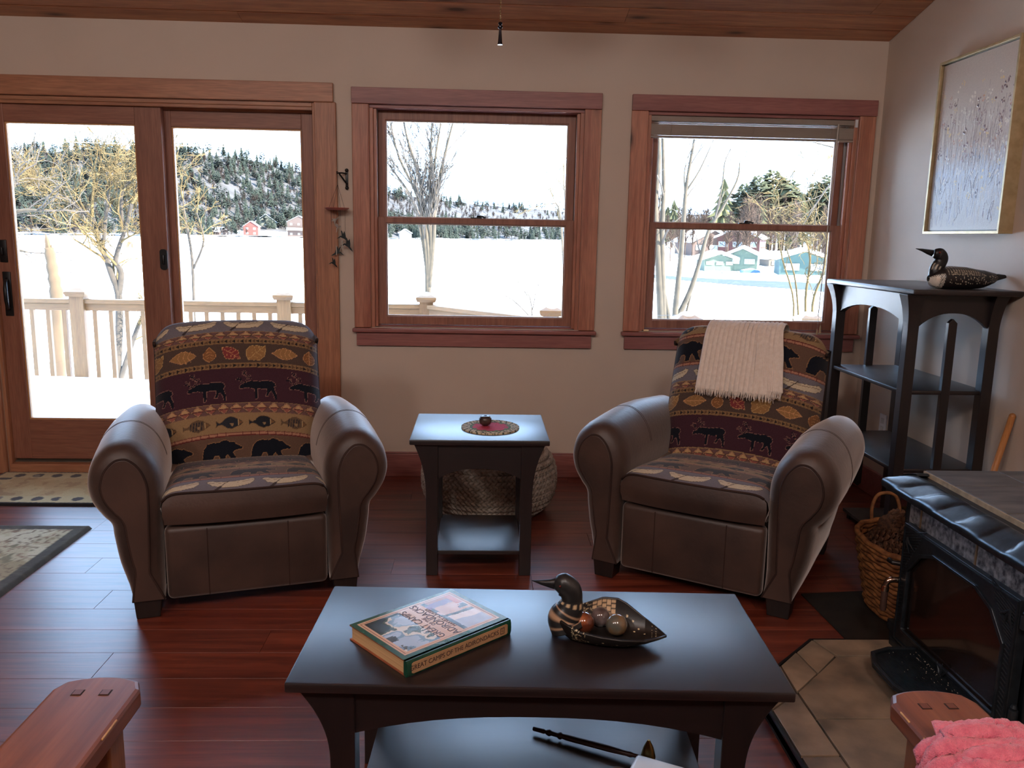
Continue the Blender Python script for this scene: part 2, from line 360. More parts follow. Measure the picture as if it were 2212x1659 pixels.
# ================================================================ windows
def window(n,W,label,blind=False):
    x0,x1,z0,z1=W; t=thing('window_%d'%n,label,None,((x0+x1)/2,D,z0),kind='structure'); cx=(x0+x1)/2
    a,b_=x0-cx,x1-cx; H=z1-z0
    def part(nm,b,m,p=t,bev=.002,**k): return obj(nm,b,m,p,bevel=bev,**k)
    part('head_casing',B().box(a-.09,b_+.09,-.026,0,H,H+.082),M_['cedarx'])
    for s in (0,1):
        xa,xb=((a-.09,a) if s==0 else (b_,b_+.09)); part('side_casing',B().box(xa,xb,-.02,0,0,H),M_['cedar'],bev=.004)
        xa,xb=((a,a+.02) if s==0 else (b_-.02,b_)); part('jamb',B().box(xa,xb,0,WT,0,H-.018),M_['cedar'])
        xa,xb=((a+.02,a+.034) if s==0 else (b_-.034,b_-.02)); part('jamb_liner',B().box(xa,xb,.075,.15,.02,H-.018),mk('jamb_liner_grey',(150,146,142),rough=.4))
        xa,xb=((a+.02,a+.036) if s==0 else (b_-.036,b_-.02)); part('stop_bead',B().box(xa,xb,.014,.034,0.005,H-.02),M_['cedar'])
    part('head_jamb',B().box(a,b_,0,WT,H-.018,H),M_['cedarx'])
    part('stool',B().box(a-.1,b_+.1,-.045,.0,-.024,-.002).box(a,b_,0,.05,-.024,-.002),M_['cedarx'],bev=.006)
    part('apron',B().box(a-.08,b_+.075,-.02,0,-.1,-.024),M_['cedarx'])
    part('sill',B().box(a,b_,.05,WT+.02,-.03,.012),M_['cedarx'])
    # sashes
    mid=1.436-z0
    def sash(nm,ya,yb,xa,xb,za,zb,st,top,bot):
        s=part(nm,B().ring([(xa,za),(xb,za),(xb,zb),(xa,zb)],[(xa+st,za+bot),(xb-st,za+bot),(xb-st,zb-top),(xa+st,zb-top)],ya,yb),M_['sash'],bev=.004)
        obj('pane',B().box(xa+st-.004,xb-st+.004,(ya+yb)/2-.002,(ya+yb)/2+.002,za+bot-.004,zb-top+.004),M_['glass'],s)
        g=B().ring([(xa+st-.001,za+bot-.001),(xb-st+.001,za+bot-.001),(xb-st+.001,zb-top+.001),(xa+st-.001,zb-top+.001)],[(xa+st+.006,za+bot+.006),(xb-st-.006,za+bot+.006),(xb-st-.006,zb-top-.006),(xa+st+.006,zb-top-.006)],(ya+yb)/2-.006,(ya+yb)/2+.006)
        obj('glazing_bead',g,M_['white'] if False else mk('glazing_tan',(196,170,150),rough=.5),s); return s
    lo=sash('lower_sash',.036,.072,a+.034,b_-.034,.014,mid+.016,.047,.032,.046)
    up=sash('upper_sash',.082,.118,a+.034,b_-.034,mid-.016,H-.018,.042,.05,.03)
    lk=B().box(-.03,.03,.040,.066,mid+.016,mid+.022).lathe([(.011,0),(.012,.006),(.008,.012),(.0,.013)],12,(.012,.053,mid+.022)).tube([(.012,.053,mid+.03),(.035,.046,mid+.026),(.05,.042,mid+.02)],.005,6)
    obj('sash_lock',lk,M_['black'],lo,ang=40)
    return t
window(1,W1,'left cedar-trimmed double-hung window in the middle of the wall')
window(2,W2,'right cedar-trimmed double-hung window with a raised blind')
# ================================================================ sliding glass door
dt=thing('door_1','sliding glass patio door with two fir-framed panels',None,((DR[0]+DR[1])/2,D,0),kind='structure'); dcx=(DR[0]+DR[1])/2
dx=lambda v:v-dcx
def dp(nm,b,m,p=dt,bev=.003,**k): return obj(nm,b,m,p,bevel=bev,**k)
dp('head_casing',B().box(dx(-2.76),dx(-.785),-.026,0,2.035,2.132),M_['firx'])
dp('side_casing',B().box(dx(-.887),dx(-.772),-.022,0,0,2.035),M_['fir'],bev=.004)
dp('side_casing',B().box(dx(-2.745),dx(-2.63),-.022,0,0,2.035),M_['fir'],bev=.004)
dp('jamb',B().box(dx(-.90),dx(-.883),0,WT,0,2.035),M_['fir']); dp('jamb',B().box(dx(-2.63),dx(-2.612),0,WT,0,2.035),M_['fir'])
dp('head_track',B().box(dx(-2.612),dx(-.9),0,WT,2.012,2.035).box(dx(-2.612),dx(-.9),.005,.02,1.995,2.013).box(dx(-2.612),dx(-.9),.074,.08,1.99,2.013),M_['firx'])
dp('threshold',B().box(dx(-2.612),dx(-.9),-.02,.03,0,.055),M_['firx']); dp('track',B().box(dx(-2.612),dx(-.9),.03,WT,0,.062).box(dx(-2.612),dx(-.9),.048,.052,.062,.074).box(dx(-2.612),dx(-.9),.098,.102,.062,.074),mk('dull_aluminium',(122,112,100),rough=.45,metal=.6))
def panel(nm,xa,xb,ga,gb,ya,yb,za=.075,zb=2.0,g0=.30,g1=1.905):
    r=B().box(xa,ga,ya,yb,za,zb).box(gb,xb,ya,yb,za,zb); s=dp(nm,r,M_['sash'],bev=.003)
    obj('rail',B().box(ga,gb,ya+.001,yb-.001,za,g0),M_['firs'],s,bevel=.002); obj('rail',B().box(ga,gb,ya+.001,yb-.001,g1,zb),M_['firs'],s,bevel=.002)
    ym=(ya+yb)/2
    obj('pane',B().box(ga-.003,gb+.003,ym-.003,ym+.003,g0-.003,g1+.003),M_['glass'],s)
    o=[(ga,g0),(gb,g0),(gb,g1),(ga,g1)]; i=[(ga+.008,g0+.008),(gb-.008,g0+.008),(gb-.008,g1-.008),(ga+.008,g1-.008)]
    obj('glazing_bead',B().ring(o,i,ym-.012,ym+.012),mk('glazing_honey',(208,156,104),rough=.45),s); return s
M_['firs']=wood('door_rail_wood',(136,88,70),(164,112,90),'x',.45,0,vary=.03,bmp=.1)
pl_=panel('sliding_panel',dx(-2.612),dx(-1.70),dx(-2.515),dx(-1.838),.028,.072)
pr_=panel('fixed_panel',dx(-1.80),dx(-.902),dx(-1.668),dx(-.976),.080,.124)
hd=B(); hx=dx(-2.566)
hd.rbox((hx,.024,1.0),(.042,.008,.24),.003,2); hd.tube([(hx,.02,1.08),(hx+.012,-.015,1.07),(hx+.02,-.035,1.03),(hx+.02,-.035,.97),(hx+.012,-.015,.93),(hx,.02,.92)],[.009,.009,.011,.011,.009,.009],10)
obj('door_handle',hd,M_['black'],pl_,ang=40,label='black curved pull handle')
obj('lock_plate',B().rbox((hx-.006,.024,1.23),(.04,.008,.12),.003,2).rbox((hx-.006,.012,1.23),(.012,.02,.04),.003,2),M_['black'],pl_,ang=40)
k=[]; 
for i in range(8):
    a=i/7*PI; k.append((math.cos(a)*.02,.042+math.sin(a)*.014))
oct_=k+[(-p[0],-p[1]) for p in k]
hb=B().prism([(dx(-1.722)+p[0],1.2+p[1]) for p in oct_],.02,.03,'y'); hb.rbox((dx(-1.722),.016,1.2),(.014,.014,.05),.004,2)
obj('latch_plate',hb,M_['black'],pl_,ang=40,label='black oval latch plate')
# ================================================================ mini blind
bt=thing('window_blind','white mini blind pulled up at the top of the right window','blind',(1.461,D+.006,1.9))
bx0,bx1=.893-1.461,2.029-1.461
M_['blindw']=mk('blind_vinyl',(150,136,124),(144,130,118),10,rough=.4)
obj('headrail',B().box(bx0,bx1,-.004,.024,.085,.112),M_['blindw'],bt,bevel=.002)
sl=B(); 
sm=B().prism([(y,.0018*math.cos((y/.0125)*PI/2)) for y in np.linspace(-.0125,.0125,5)]+[(y,.0018*math.cos((y/.0125)*PI/2)+.0021) for y in np.linspace(.0125,-.0125,5)],bx0+.006,bx1-.012,'x').mesh('slat',M_['blindw'])
for i in range(26): obj('slat',sm,None,bt,loc=(0,.012,.012+i*.0022))
for i in range(3):
    o=obj('slat',sm,None,bt,loc=(0,.010,.072+i*.007)); o.rotation_euler=(.1,0,random.uniform(-.002,.002))
obj('bottom_rail',B().rbox(((bx0+bx1)/2,.008,.004),(bx1-bx0-.014,.026,.012),.004,3),M_['blindw'],bt,ang=40)
for x in (bx0+.12,0.0,bx1-.14):
    obj('ladder_cord',B().tube([(x,-.008,.085),(x+.004,-.010,.05),(x-.004,-.0095,.02),(x,-.008,0)],.0012,5),M_['blindw'],bt)
obj('tilt_wand',B().tube([(bx1-.105,-.012,.09),(bx1-.118,-.014,-.5),(bx1-.128,-.012,-.95)],.0035,6),mk('clear_wand',(200,190,180),rough=.1),bt)
obj('lift_cord',B().tube([(bx1-.1,-.008,.085),(bx1-.118,-.02,-.5),(bx1-.135,-.03,-1.02)],.0011,5).tube([(bx1-.095,-.008,.085),(bx1-.108,-.02,-.5),(bx1-.118,-.03,-1.0)],.0011,5),M_['blindw'],bt)
for dx_,z_ in ((-.135,-1.06),(-.118,-1.04)):
    obj('cord_tassel',B().lathe([(.002,.04),(.004,.03),(.007,.0),(.006,-.003),(0,-.003)],10,(bx1+dx_,-.03,z_)),mk('tassel_tan',(196,170,130),rough=.5),bt,ang=40)
obj('end_cap',B().box(bx1-.012,bx1+.002,-.012,.03,.075,.116),M_['white'],bt)
tag(obj('sill_catch',B().rbox((0,0,.006),(.03,.012,.012),.003,2),mk('cream_plastic',(230,205,160),rough=.4),loc=(.93,D-.005,.849)),'small cream plastic block on the right window sill','catch')
# ================================================================ woven pattern raster (colours per vertex)
class Ras:
    def __init__(s,w,h,res,bgc):
        s.w,s.h,s.res=w,h,res; s.nx=int(round(w/res))+1; s.ny=int(round(h/res))+1
        s.im=np.zeros((s.ny,s.nx,3)); s.im[:]=s2l(bgc)
        s.x=np.linspace(0,w,s.nx); s.y=np.linspace(0,h,s.ny)
    def win(s,x0,x1,y0,y1):
        i0,i1=np.searchsorted(s.x,[x0,x1]); j0,j1=np.searchsorted(s.y,[y0,y1]); return i0,min(i1+1,s.nx),j0,min(j1+1,s.ny)
    def poly(s,P,col,out=None,ow=.0015):
        P=np.array(P); 
        if P[:,0].max()<0 or P[:,0].min()>s.w or P[:,1].max()<0 or P[:,1].min()>s.h: return
        i0,i1,j0,j1=s.win(P[:,0].min()-.004,P[:,0].max()+.004,P[:,1].min()-.004,P[:,1].max()+.004)
        if i1<=i0 or j1<=j0: return
        X,Y=np.meshgrid(s.x[i0:i1],s.y[j0:j1]); ins=np.zeros(X.shape,bool); dm=np.full(X.shape,9.)
        n=len(P)
        for k in range(n):
            a,b=P[k],P[(k+1)%n]
            c=((a[1]>Y)!=(b[1]>Y))
            if c.any():
                with np.errstate(divide='ignore',invalid='ignore'): xi=(b[0]-a[0])*(Y-a[1])/(b[1]-a[1]+1e-12)+a[0]
                ins^=(c&(X<xi))
            if out is not None:
                d=b-a; L=(d@d)+1e-12; t=np.clip(((X-a[0])*d[0]+(Y-a[1])*d[1])/L,0,1); dm=np.minimum(dm,np.hypot(X-a[0]-t*d[0],Y-a[1]-t*d[1]))
        sub=s.im[j0:j1,i0:i1]
        if out is not None: sub[dm<ow]=s2l(out)
        if col is not None: sub[ins]=s2l(col)
    def line(s,pts,wd,col):
        for a,b in zip(pts[:-1],pts[1:]):
            a,b=np.array(a,float),np.array(b,float)
            i0,i1,j0,j1=s.win(min(a[0],b[0])-wd,max(a[0],b[0])+wd,min(a[1],b[1])-wd,max(a[1],b[1])+wd)
            if i1<=i0 or j1<=j0: continue
            X,Y=np.meshgrid(s.x[i0:i1],s.y[j0:j1]); d=b-a; L=d@d+1e-12; t=np.clip(((X-a[0])*d[0]+(Y-a[1])*d[1])/L,0,1)
            s.im[j0:j1,i0:i1][np.hypot(X-a[0]-t*d[0],Y-a[1]-t*d[1])<wd/2]=s2l(col)
    def band(s,y0,y1,col):
        s.im[(s.y>=y0)&(s.y<y1)]=s2l(col)
# motif outlines, x to the right, y downwards, unit box
BEAR=[(.0,.98),(.02,.62),(.06,.34),(.16,.14),(.3,.08),(.42,.12),(.55,.03),(.66,.05),(.74,.14),(.80,.13),(.84,.2),(.90,.26),(1.0,.36),(1.0,.44),(.90,.47),(.82,.5),(.76,.56),(.80,.72),(.86,.9),(.88,.98),(.74,.98),(.70,.82),(.62,.64),(.58,.72),(.55,.98),(.42,.98),(.43,.76),(.40,.66),(.30,.66),(.26,.8),(.24,.9),(.22,.98)]
CARI=[(.02,.56),(.06,.50),(.14,.46),(.22,.40),(.32,.36),(.5,.38),(.7,.35),(.88,.36),(.95,.42),(.97,.52),(.93,.56),(.95,.68),(.99,.82),(1.0,.98),(.94,.98),(.91,.82),(.86,.70),(.80,.76),(.76,.88),(.70,.88),(.75,.74),(.74,.62),(.6,.63),(.5,.62),(.5,.78),(.49,.95),(.44,.98),(.43,.8),(.41,.64),(.32,.60),(.22,.58),(.12,.60),(.04,.62)]
ANT=[[(.16,.44),(.24,.30),(.22,.16),(.12,.02)],[(.22,.16),(.16,.16)],[(.19,.10),(.12,.12)],[(.24,.22),(.32,.18)],[(.24,.28),(.34,.26)],[(.16,.44),(.04,.34),(.0,.22)],[(.07,.36),(.08,.24)],[(.03,.30),(-.04,.30)],[(.16,.06),(.22,.04)]]
FISH=[(.0,.3),(.06,.42),(.14,.5),(.26,.34),(.38,.12),(.55,.0),(.72,.1),(.88,.3),(1.0,.5),(.9,.66),(.74,.82),(.56,.96),(.4,.84),(.26,.64),(.14,.56),(.06,.62),(.0,.74),(.03,.52)]
CANOE=[(.0,.32),(.08,.22),(.2,.36),(.5,.42),(.8,.30),(.93,.12),(1.0,.22),(.97,.5),(.86,.78),(.6,.92),(.3,.92),(.1,.72)]
LEAFS=[[(0,.5),(.1,.4),(.22,.2),(.36,.08),(.5,.0),(.66,.08),(.8,.2),(.9,.36),(1,.5),(.88,.62),(.74,.8),(.56,.96),(.4,.94),(.26,.8),(.12,.64)],
 [(.0,.3),(.2,.06),(.55,.0),(.88,.1),(1,.0),(.98,.36),(.92,.7),(.7,.96),(.4,1.0),(.1,.98),(.02,.7)],
 [(.5,.0),(.72,.2),(.95,.42),(.98,.66),(.8,.88),(.5,1.0),(.2,.88),(.02,.66),(.05,.42),(.28,.2)],
 [(.0,.05),(.3,.02),(.6,.08),(.85,.3),(.92,.6),(1.0,.98),(.75,.92),(.45,.98),(.2,.85),(.05,.5)]]
def pattern(wd,bands,y0=0.0,xs=0.0,res=.0024):
    Ht=sum(b[1] for b in bands); R=Ras(wd,Ht,res,(92,74,62)); y=0
    tan=(152,124,90); dk=(22,26,36)
    for kind,h in bands:
        if kind=='caribou':
            R.band(y,y+h,(68,40,50)); p=.205; x=-.1+xs
            while x<wd:
                q=lambda P:[(x+a*.155,y+.012+b*(h-.022)) for a,b in P]
                for L in ANT: R.line(q(L),.0062,(150,110,100)); 
                R.poly(q(CARI),dk,(150,110,100),.0018)
                for L in ANT: R.line(q(L),.0036,dk)
                x+=p
        elif kind=='bear':
            R.band(y,y+h,(104,80,66)); p=.200; x=-.05+xs
            while x<wd: R.poly([(x+a*.165,y+.012+b*(h-.016)) for a,b in BEAR],dk,(160,120,84),.0022); x+=p
        elif kind=='leaf':
            R.band(y,y+h,(84,68,60)); x=-.06+xs; i=0
            cs=[(150,70,54),(156,116,74),(132,60,60),(140,96,60)]; wv=[.105,.075,.05,.07]
            while x<wd:
                k=[1,0,2,3][i%4]; lw=wv[[1,0,2,3][i%4] if k!=0 else 0]; lw={0:.105,1:.078,2:.05,3:.072}[k]; lh={0:.75,1:.92,2:.9,3:.8}[k]*(h-.014)
                oy=y+(h-lh)/2; P=[(x+a*lw,oy+b*lh) for a,b in LEAFS[k]]; oc=(214,160,110) if k!=1 else (206,170,110)
                R.poly(P,cs[[1,0,3,2][k]] if k!=1 else cs[1],oc,.0016)
                ax={0:((0,.5),(1,.5)),1:((.02,.98),(1,.0)),2:((.5,0),(.5,1)),3:((0,.05),(1,.98))}[k]
                a=np.array([x+ax[0][0]*lw,oy+ax[0][1]*lh]); b=np.array([x+ax[1][0]*lw,oy+ax[1][1]*lh]); R.line([a,b],.0015,oc); d=b-a; nn=np.array([-d[1],d[0]])*.24
                for t in (.3,.5,.68):
                    for sg in (1,-1): R.line([a+d*t,a+d*(t+.1)+nn*sg*(1-abs(t-.5))],.0013,oc)
                x+=lw+.026; i+=1
        elif kind=='fish':
            R.band(y,y+h,tan); x=-.05+xs; i=0
            while x<wd:
                c=[(40,42,48),(104,84,66),(46,48,56)][i%3]; q=lambda P:[(x+a*.108,y+.012+b*(h-.024)) for a,b in P]
                R.poly(q(FISH),c,(110,84,58),.0015)
                if i%3==1:
                    for k in range(5): R.line(q([(.32+k*.1,.2),(.28+k*.1,.8)]),.004,(46,46,52))
                R.poly(q([(.5,.5),(.66,.56),(.6,.8)]),tan); R.poly(q([(.84,.3),(.98,.5),(.84,.66)]),(124,92,62)); R.line(q([(.82,.24),(.84,.5),(.82,.72)]),.002,(210,180,130))
                x+=.132; i+=1
        elif kind=='canoe':
            R.band(y,y+h,(116,112,120)); x=-.12+xs
            while x<wd:
                q=lambda P:[(x+a*.165,y+h*.1+b*h*.78) for a,b in P]
                R.poly(q(CANOE),(206,192,164),(90,76,64),.0016); R.line(q([(.05,.42),(.3,.55),(.6,.55),(.95,.34)]),.0022,(120,96,76)); R.line(q([(.46,.3),(.2,1.05)]),.003,(70,58,54)); R.poly(q([(.25,.8),(.14,1.1),(.2,1.16),(.31,.84)]),(66,58,58)); x+=.19
        elif kind=='diamond':
            R.band(y,y+h,(112,82,80)); R.band(y,y+.003,tan); R.band(y+h-.003,y+h,(140,108,84)); p=.048; x=-.03+xs
            while x<wd:
                m=y+h/2; R.poly([(x,m),(x+p/2,y+.004),(x+p,m),(x+p/2,y+h-.004)],(150,92,80),(196,160,120),.0013); R.poly([(x+.004,m),(x+p/2,y+.006),(x+p-.004,m)],(190,156,112)); R.line([(x+.005,m+.002),(x+p-.005,m+.002)],.003,dk)
                R.line([(x+p*.62,y+.004),(x+p*1.38,y+h-.004)],.0034,(96,74,62)); R.line([(x+p*1.38,y+.004),(x+p*.62,y+h-.004)],.0034,(96,74,62)); x+=p*1.06
        elif kind in('arrowl','arrowr'):
            R.band(y,y+h,(142,112,78)); sg=1 if kind=='arrowr' else -1; x=-.02+xs; i=0
            while x<wd:
                m=y+h/2; e=h*.36; c=[(40,36,38),(98,74,56)][i%2]
                R.poly([(x-sg*.006,m-e),(x+sg*.008,m),(x-sg*.006,m+e)],c); x+=.016; i+=1
        elif kind=='brick':
            R.band(y,y+h,(104,44,44)); R.band(y+h*.25,y+h*.8,(176,128,104)); x=xs-.02
            while x<wd: R.line([(x,y),(x,y+h)],.0022,(96,44,44)); x+=.034
        y+=h
    return R
SEQ=[('canoe',.07),('diamond',.034),('arrowl',.019),('leaf',.082),('arrowr',.022),('caribou',.148),('diamond',.046),('fish',.078),('brick',.017),('bear',.112),('brick',.016)]
def seq(start,total):
    out=[];i=start;t=0
    while t<total: b=SEQ[i%len(SEQ)]; out.append(b); t+=b[1]; i+=1
    return out
M_['tapestry']=vcmat('lodge_tapestry',.9,.5,420,spec=.15,sheen=.15)
def sample(R,x,y):
    i=np.clip((x/R.w*(R.nx-1)).round().astype(int),0,R.nx-1); j=np.clip((y/R.h*(R.ny-1)).round().astype(int),0,R.ny-1); return R.im[j,i]
def recliner(label,loc,rz,bandstart,toplead,xs):
    t=thing('recliner',label,'recliner',loc,rz)
    # ---- backrest
    hw=.337; Pf=[(.475,.36),(.52,.46),(.572,.60),(.62,.75),(.655,.86),(.672,.915),(.692,.953),(.725,.974),(.765,.972),(.795,.945),(.81,.90)]
    Pb=[np.array(p) for p in catmull(Pf,24)]; Pb=np.array(Pb)
    seg=np.r_[0,np.cumsum(np.hypot(*np.diff(Pb,axis=0).T))]; Ltot=seg[-1]
    res=.0026; nv=int(Ltot/res); nu=int(2*hw/res)
    sv=np.linspace(0,Ltot,nv); Y=np.interp(sv,seg,Pb[:,0]); Z=np.interp(sv,seg,Pb[:,1])
    ty=np.gradient(Y); tz=np.gradient(Z); ln=np.hypot(ty,tz); ny,nz=-tz/ln,ty/ln
    u=np.linspace(-1,1,nu); au=np.abs(u)
    edge=.085*au**11+.012*au**2
    puff=lambda v:0
    lump=.006*np.sin(sv/Ltot*9)[:,None]*(1-au**4)[None,:]
    YY=Y[:,None]-ny[:,None]*(edge[None,:])+ny[:,None]*lump; ZZ=Z[:,None]-nz[:,None]*edge[None,:]+nz[:,None]*lump
    wz=np.interp(sv,[0,.12,.3,Ltot],[.92,.97,1,1]); XX=hw*u[None,:]*wz[:,None]
    P=np.stack([XX,YY,ZZ],-1)
    fromtop=Ltot-sv
    bands=[('canoe',.07)]*0+seq(bandstart,Ltot+.1); Rp=pattern(2*hw,bands,xs=xs)
    arch=-.040*(au**2.2)
    py=(fromtop[:,None]-toplead)+arch[None,:]
    b=B(); b.grid(P.transpose(1,0,2)); b.norm=False
    pyt=np.clip(py,0,Rp.h).T; pxt=np.repeat((hw*(u+1))[:,None],nv,1)
    b.col=sample(Rp,pxt.ravel(),pyt.ravel())
    back=obj('backrest',b,M_['tapestry'],t,smooth=True,recalc=False,label='backrest in banded lodge tapestry with animals and leaves')
    # rear shell and sides of the backrest
    rb_=B(); Pr=[]
    for (x,s) in ((-1,1),(1,1)):
        pass
    nn=len(Pf); fr=np.array([[(-hw*w_,y_,z_) for y_,z_,w_ in zip(YY[:,0],ZZ[:,0],wz)][i] for i in range(0,nv,6)]); fl=fr*np.array([-1,1,1])
    rear=np.array([(0,np.interp(z_,[.3,.9],[.70,.815]),z_) for z_ in fr[:,2]])
    G=np.stack([fr,np.stack([fr[:,0]*1.0,np.maximum(rear[:,1]-.02,fr[:,1]),fr[:,2]],-1),np.stack([fr[:,0]*.9,np.maximum(rear[:,1]+.03,fr[:,1]),fr[:,2]],-1),np.stack([-fr[:,0]*.9,np.maximum(rear[:,1]+.03,fr[:,1]),fr[:,2]],-1),np.stack([fl[:,0],np.maximum(rear[:,1]-.02,fl[:,1]),fl[:,2]],-1),fl],0)
    rb_.grid(G); obj('back_shell',rb_,M_['plain'],t,smooth=True,recalc=False)
    for sgn in (-1,1):
        k=-1 if sgn==1 else 0
        e=[(hw*sgn*w_*.985,y_-.002,z_) for y_,z_,w_ in zip(YY[::8,k],ZZ[::8,k],wz[::8])]
        obj('welt',B().tube(e,.006,6),M_['plain'],back,smooth=True)
    # ---- arms
    prof=catmull([(.288,.07),(.282,.25),(.276,.42),(.280,.51),(.312,.585),(.37,.632),(.44,.628),(.497,.575),(.520,.50),(.508,.43),(.475,.375),(.452,.345),(.447,.30),(.432,.20),(.405,.11),(.392,.07)],5)
    prof=np.array(prof); dP=np.gradient(prof,axis=0); nrm=np.stack([dP[:,1],-dP[:,0]],-1); nrm/=np.linalg.norm(nrm,axis=1)[:,None]
    cen=prof.mean(0)
    if ((prof[20]-cen)@nrm[20])<0: nrm=-nrm
    wt=np.clip((prof[:,1]-.07)/.1,0,1)
    st=[(-.004,.050),(.004,.030),(.02,.014),(.045,.004),(.08,0),(.2,-.003),(.35,-.004),(.5,0),(.65,.004),(.78,.012),(.84,.03)]
    for sgn in (-1,1):
        rows=[]
        for y_,ins in st:
            q=prof-nrm*(ins*np.where(ins>0,wt,.5))[:,None]; dz=.02*math.exp(-((y_-.38)/.25)**2)*np.clip((q[:,1]-.45)/.15,0,1)
            rows.append([(sgn*a,y_,z_+d_) for (a,z_),d_ in zip(q,dz)])
        rows=np.array(rows); ab=B(); ab.grid(rows)
        n_=rows.shape[1]; m_=rows.shape[0]
        ab.f.append(tuple(range((m_-1)*n_,m_*n_))); ab.m.append(0)
        for i in range(m_-1): ab.f.append((i*n_,i*n_+n_-1,(i+1)*n_+n_-1,(i+1)*n_)); ab.m.append(0)
        arm=obj('arm',ab,M_['suede'],t,smooth=True)
        front=rows[0]; fbv=B().prism([(p[0],p[2]) for p in front],-.010,.0,'y'); obj('arm_front',fbv,M_['suede'],arm,bevel=.004)
        obj('piping',B().tube([(p[0],-.006,p[2]) for p in front],.0045,6),M_['plain'],arm,smooth=True)
        for yy in (.30,.312):
            q=prof-nrm*0; obj('seam',B().tube([(sgn*(a+n0*.001),yy,z_+.019*math.exp(-((yy-.38)/.25)**2)*min(max((z_-.45)/.15,0),1)+n1*.001) for (a,z_),(n0,n1) in zip(q[15:46],nrm[15:46])],.0018,5),M_['plain'],arm,smooth=True)
        obj('leg',B().add([(sgn*.300,.0,.075),(sgn*.392,.0,.075),(sgn*.392,.085,.075),(sgn*.300,.085,.075),(sgn*.308,.006,0),(sgn*.386,.006,0),(sgn*.386,.08,0),(sgn*.308,.08,0)],[(0,1,2,3),(7,6,5,4),(0,4,5,1),(1,5,6,2),(2,6,7,3),(3,7,4,0)]),M_['darkleg'],t,bevel=.003)
        obj('leg',B().add([(sgn*.300,.74,.075),(sgn*.392,.74,.075),(sgn*.392,.82,.075),(sgn*.300,.82,.075),(sgn*.308,.745,0),(sgn*.386,.745,0),(sgn*.386,.81,0),(sgn*.308,.81,0)],[(0,1,2,3),(7,6,5,4),(0,4,5,1),(1,5,6,2),(2,6,7,3),(3,7,4,0)]),M_['darkleg'],t,bevel=.003)
    obj('base',B().box(-.29,.29,.06,.80,.10,.34),M_['darkleg'],t)
    # ---- front panel and seat cushion
    fp=obj('front_panel',B().rbox((0,.035,.192),(.562,.06,.272),.022,4),M_['suede'],t,ang=50)
    for x in (-.14,.14): obj('seam',B().tube([(x,.0045,.065),(x,.0045,.315)],.0016,5),M_['plain'],fp)
    def cush(u_,v_): pass
    nu2=216; nv2=200; L=.555; Wd=.566; res=.0026; 
    U=np.linspace(-1,1,nu2); V=np.linspace(0,1,nv2)
    zz=.464-.042*V[:,None]+.024*(1-np.abs(U)[None,:]**2.6)*(1-np.abs(V*2-1)[:,None]**3)+.004*np.sin(V*5+1)[:,None]
    zz-=.030*(np.abs(U)[None,:]**14)+.012*((1-V)[:,None]**16)
    yy=.004+V*L
    bow=-.022*(1-np.abs(U)**2.5)
    P=np.stack([np.repeat((U*Wd/2)[None,:],nv2,0),yy[:,None]+bow[None,:]*(1-V)[:,None],zz],-1)
    bs=[('caribou',.13),('diamond',.04),('fish',.076),('brick',.018),('bear',.102),('brick',.016),('canoe',.084)]; Rs=pattern(Wd,[('arrowr',.022)]*5+bs,xs=xs+.06)
    cb_=B().grid(P.transpose(1,0,2)); cb_.norm=False
    d=Rs.h-(V*L)[:,None]+0*U[None,:]-.010*(1-np.abs(U)**2)[None,:]*0
    cb_.col=sample(Rs,np.repeat((U*Wd/2+Wd/2)[:,None],nv2,1).ravel(),np.clip(d,0,Rs.h).T.ravel())
    sc_=obj('seat_cushion',B().grid(np.array([[(U[i]*Wd/2*(1.0 if k in(1,2) else .985),.004+bow[i]-(.012 if k in(1,2) else (.004 if k==3 else 0)),z_) for k,z_ in enumerate((zz[0][i]+.001,.41,.375,.352,.340))] for i in range(0,nu2,5)])).box(-.279,.279,.03,.55,.345,.42),M_['suede'],t,smooth=True)
    for sgn in (-1,1):
        e=[(sgn*Wd/2,P[j,0 if sgn<0 else -1,1],P[j,0,2]+.001) for j in range(0,nv2,5)]
        obj('boxing',B().grid(np.array([[(p[0],p[1],p[2]) for p in e],[(p[0]+sgn*.006,p[1],.40) for p in e],[(p[0]-sgn*.01,p[1],.345) for p in e]])),M_['suede'],sc_,smooth=True)
    obj('seat_top',cb_,M_['tapestry'],sc_,smooth=True,recalc=False,label='seat top in banded tapestry with canoes and bears')
    obj('welt',B().tube([tuple(P[0,i]+np.array([0,-.002,0])) for i in range(0,nu2,6)],.0045,6),M_['plain'],sc_,smooth=True)
    return t
RECL_L=((-.830,2.878,0),R_(17)); RECL_R=((.806,2.970,0),R_(-32))
recliner('brown suede recliner with animal tapestry back in front of the sliding door',RECL_L[0],RECL_L[1],0,.114,.02)
recliner('brown suede recliner with a cream throw over its back, beside the dark shelf',RECL_R[0],RECL_R[1],7,.086,.05)
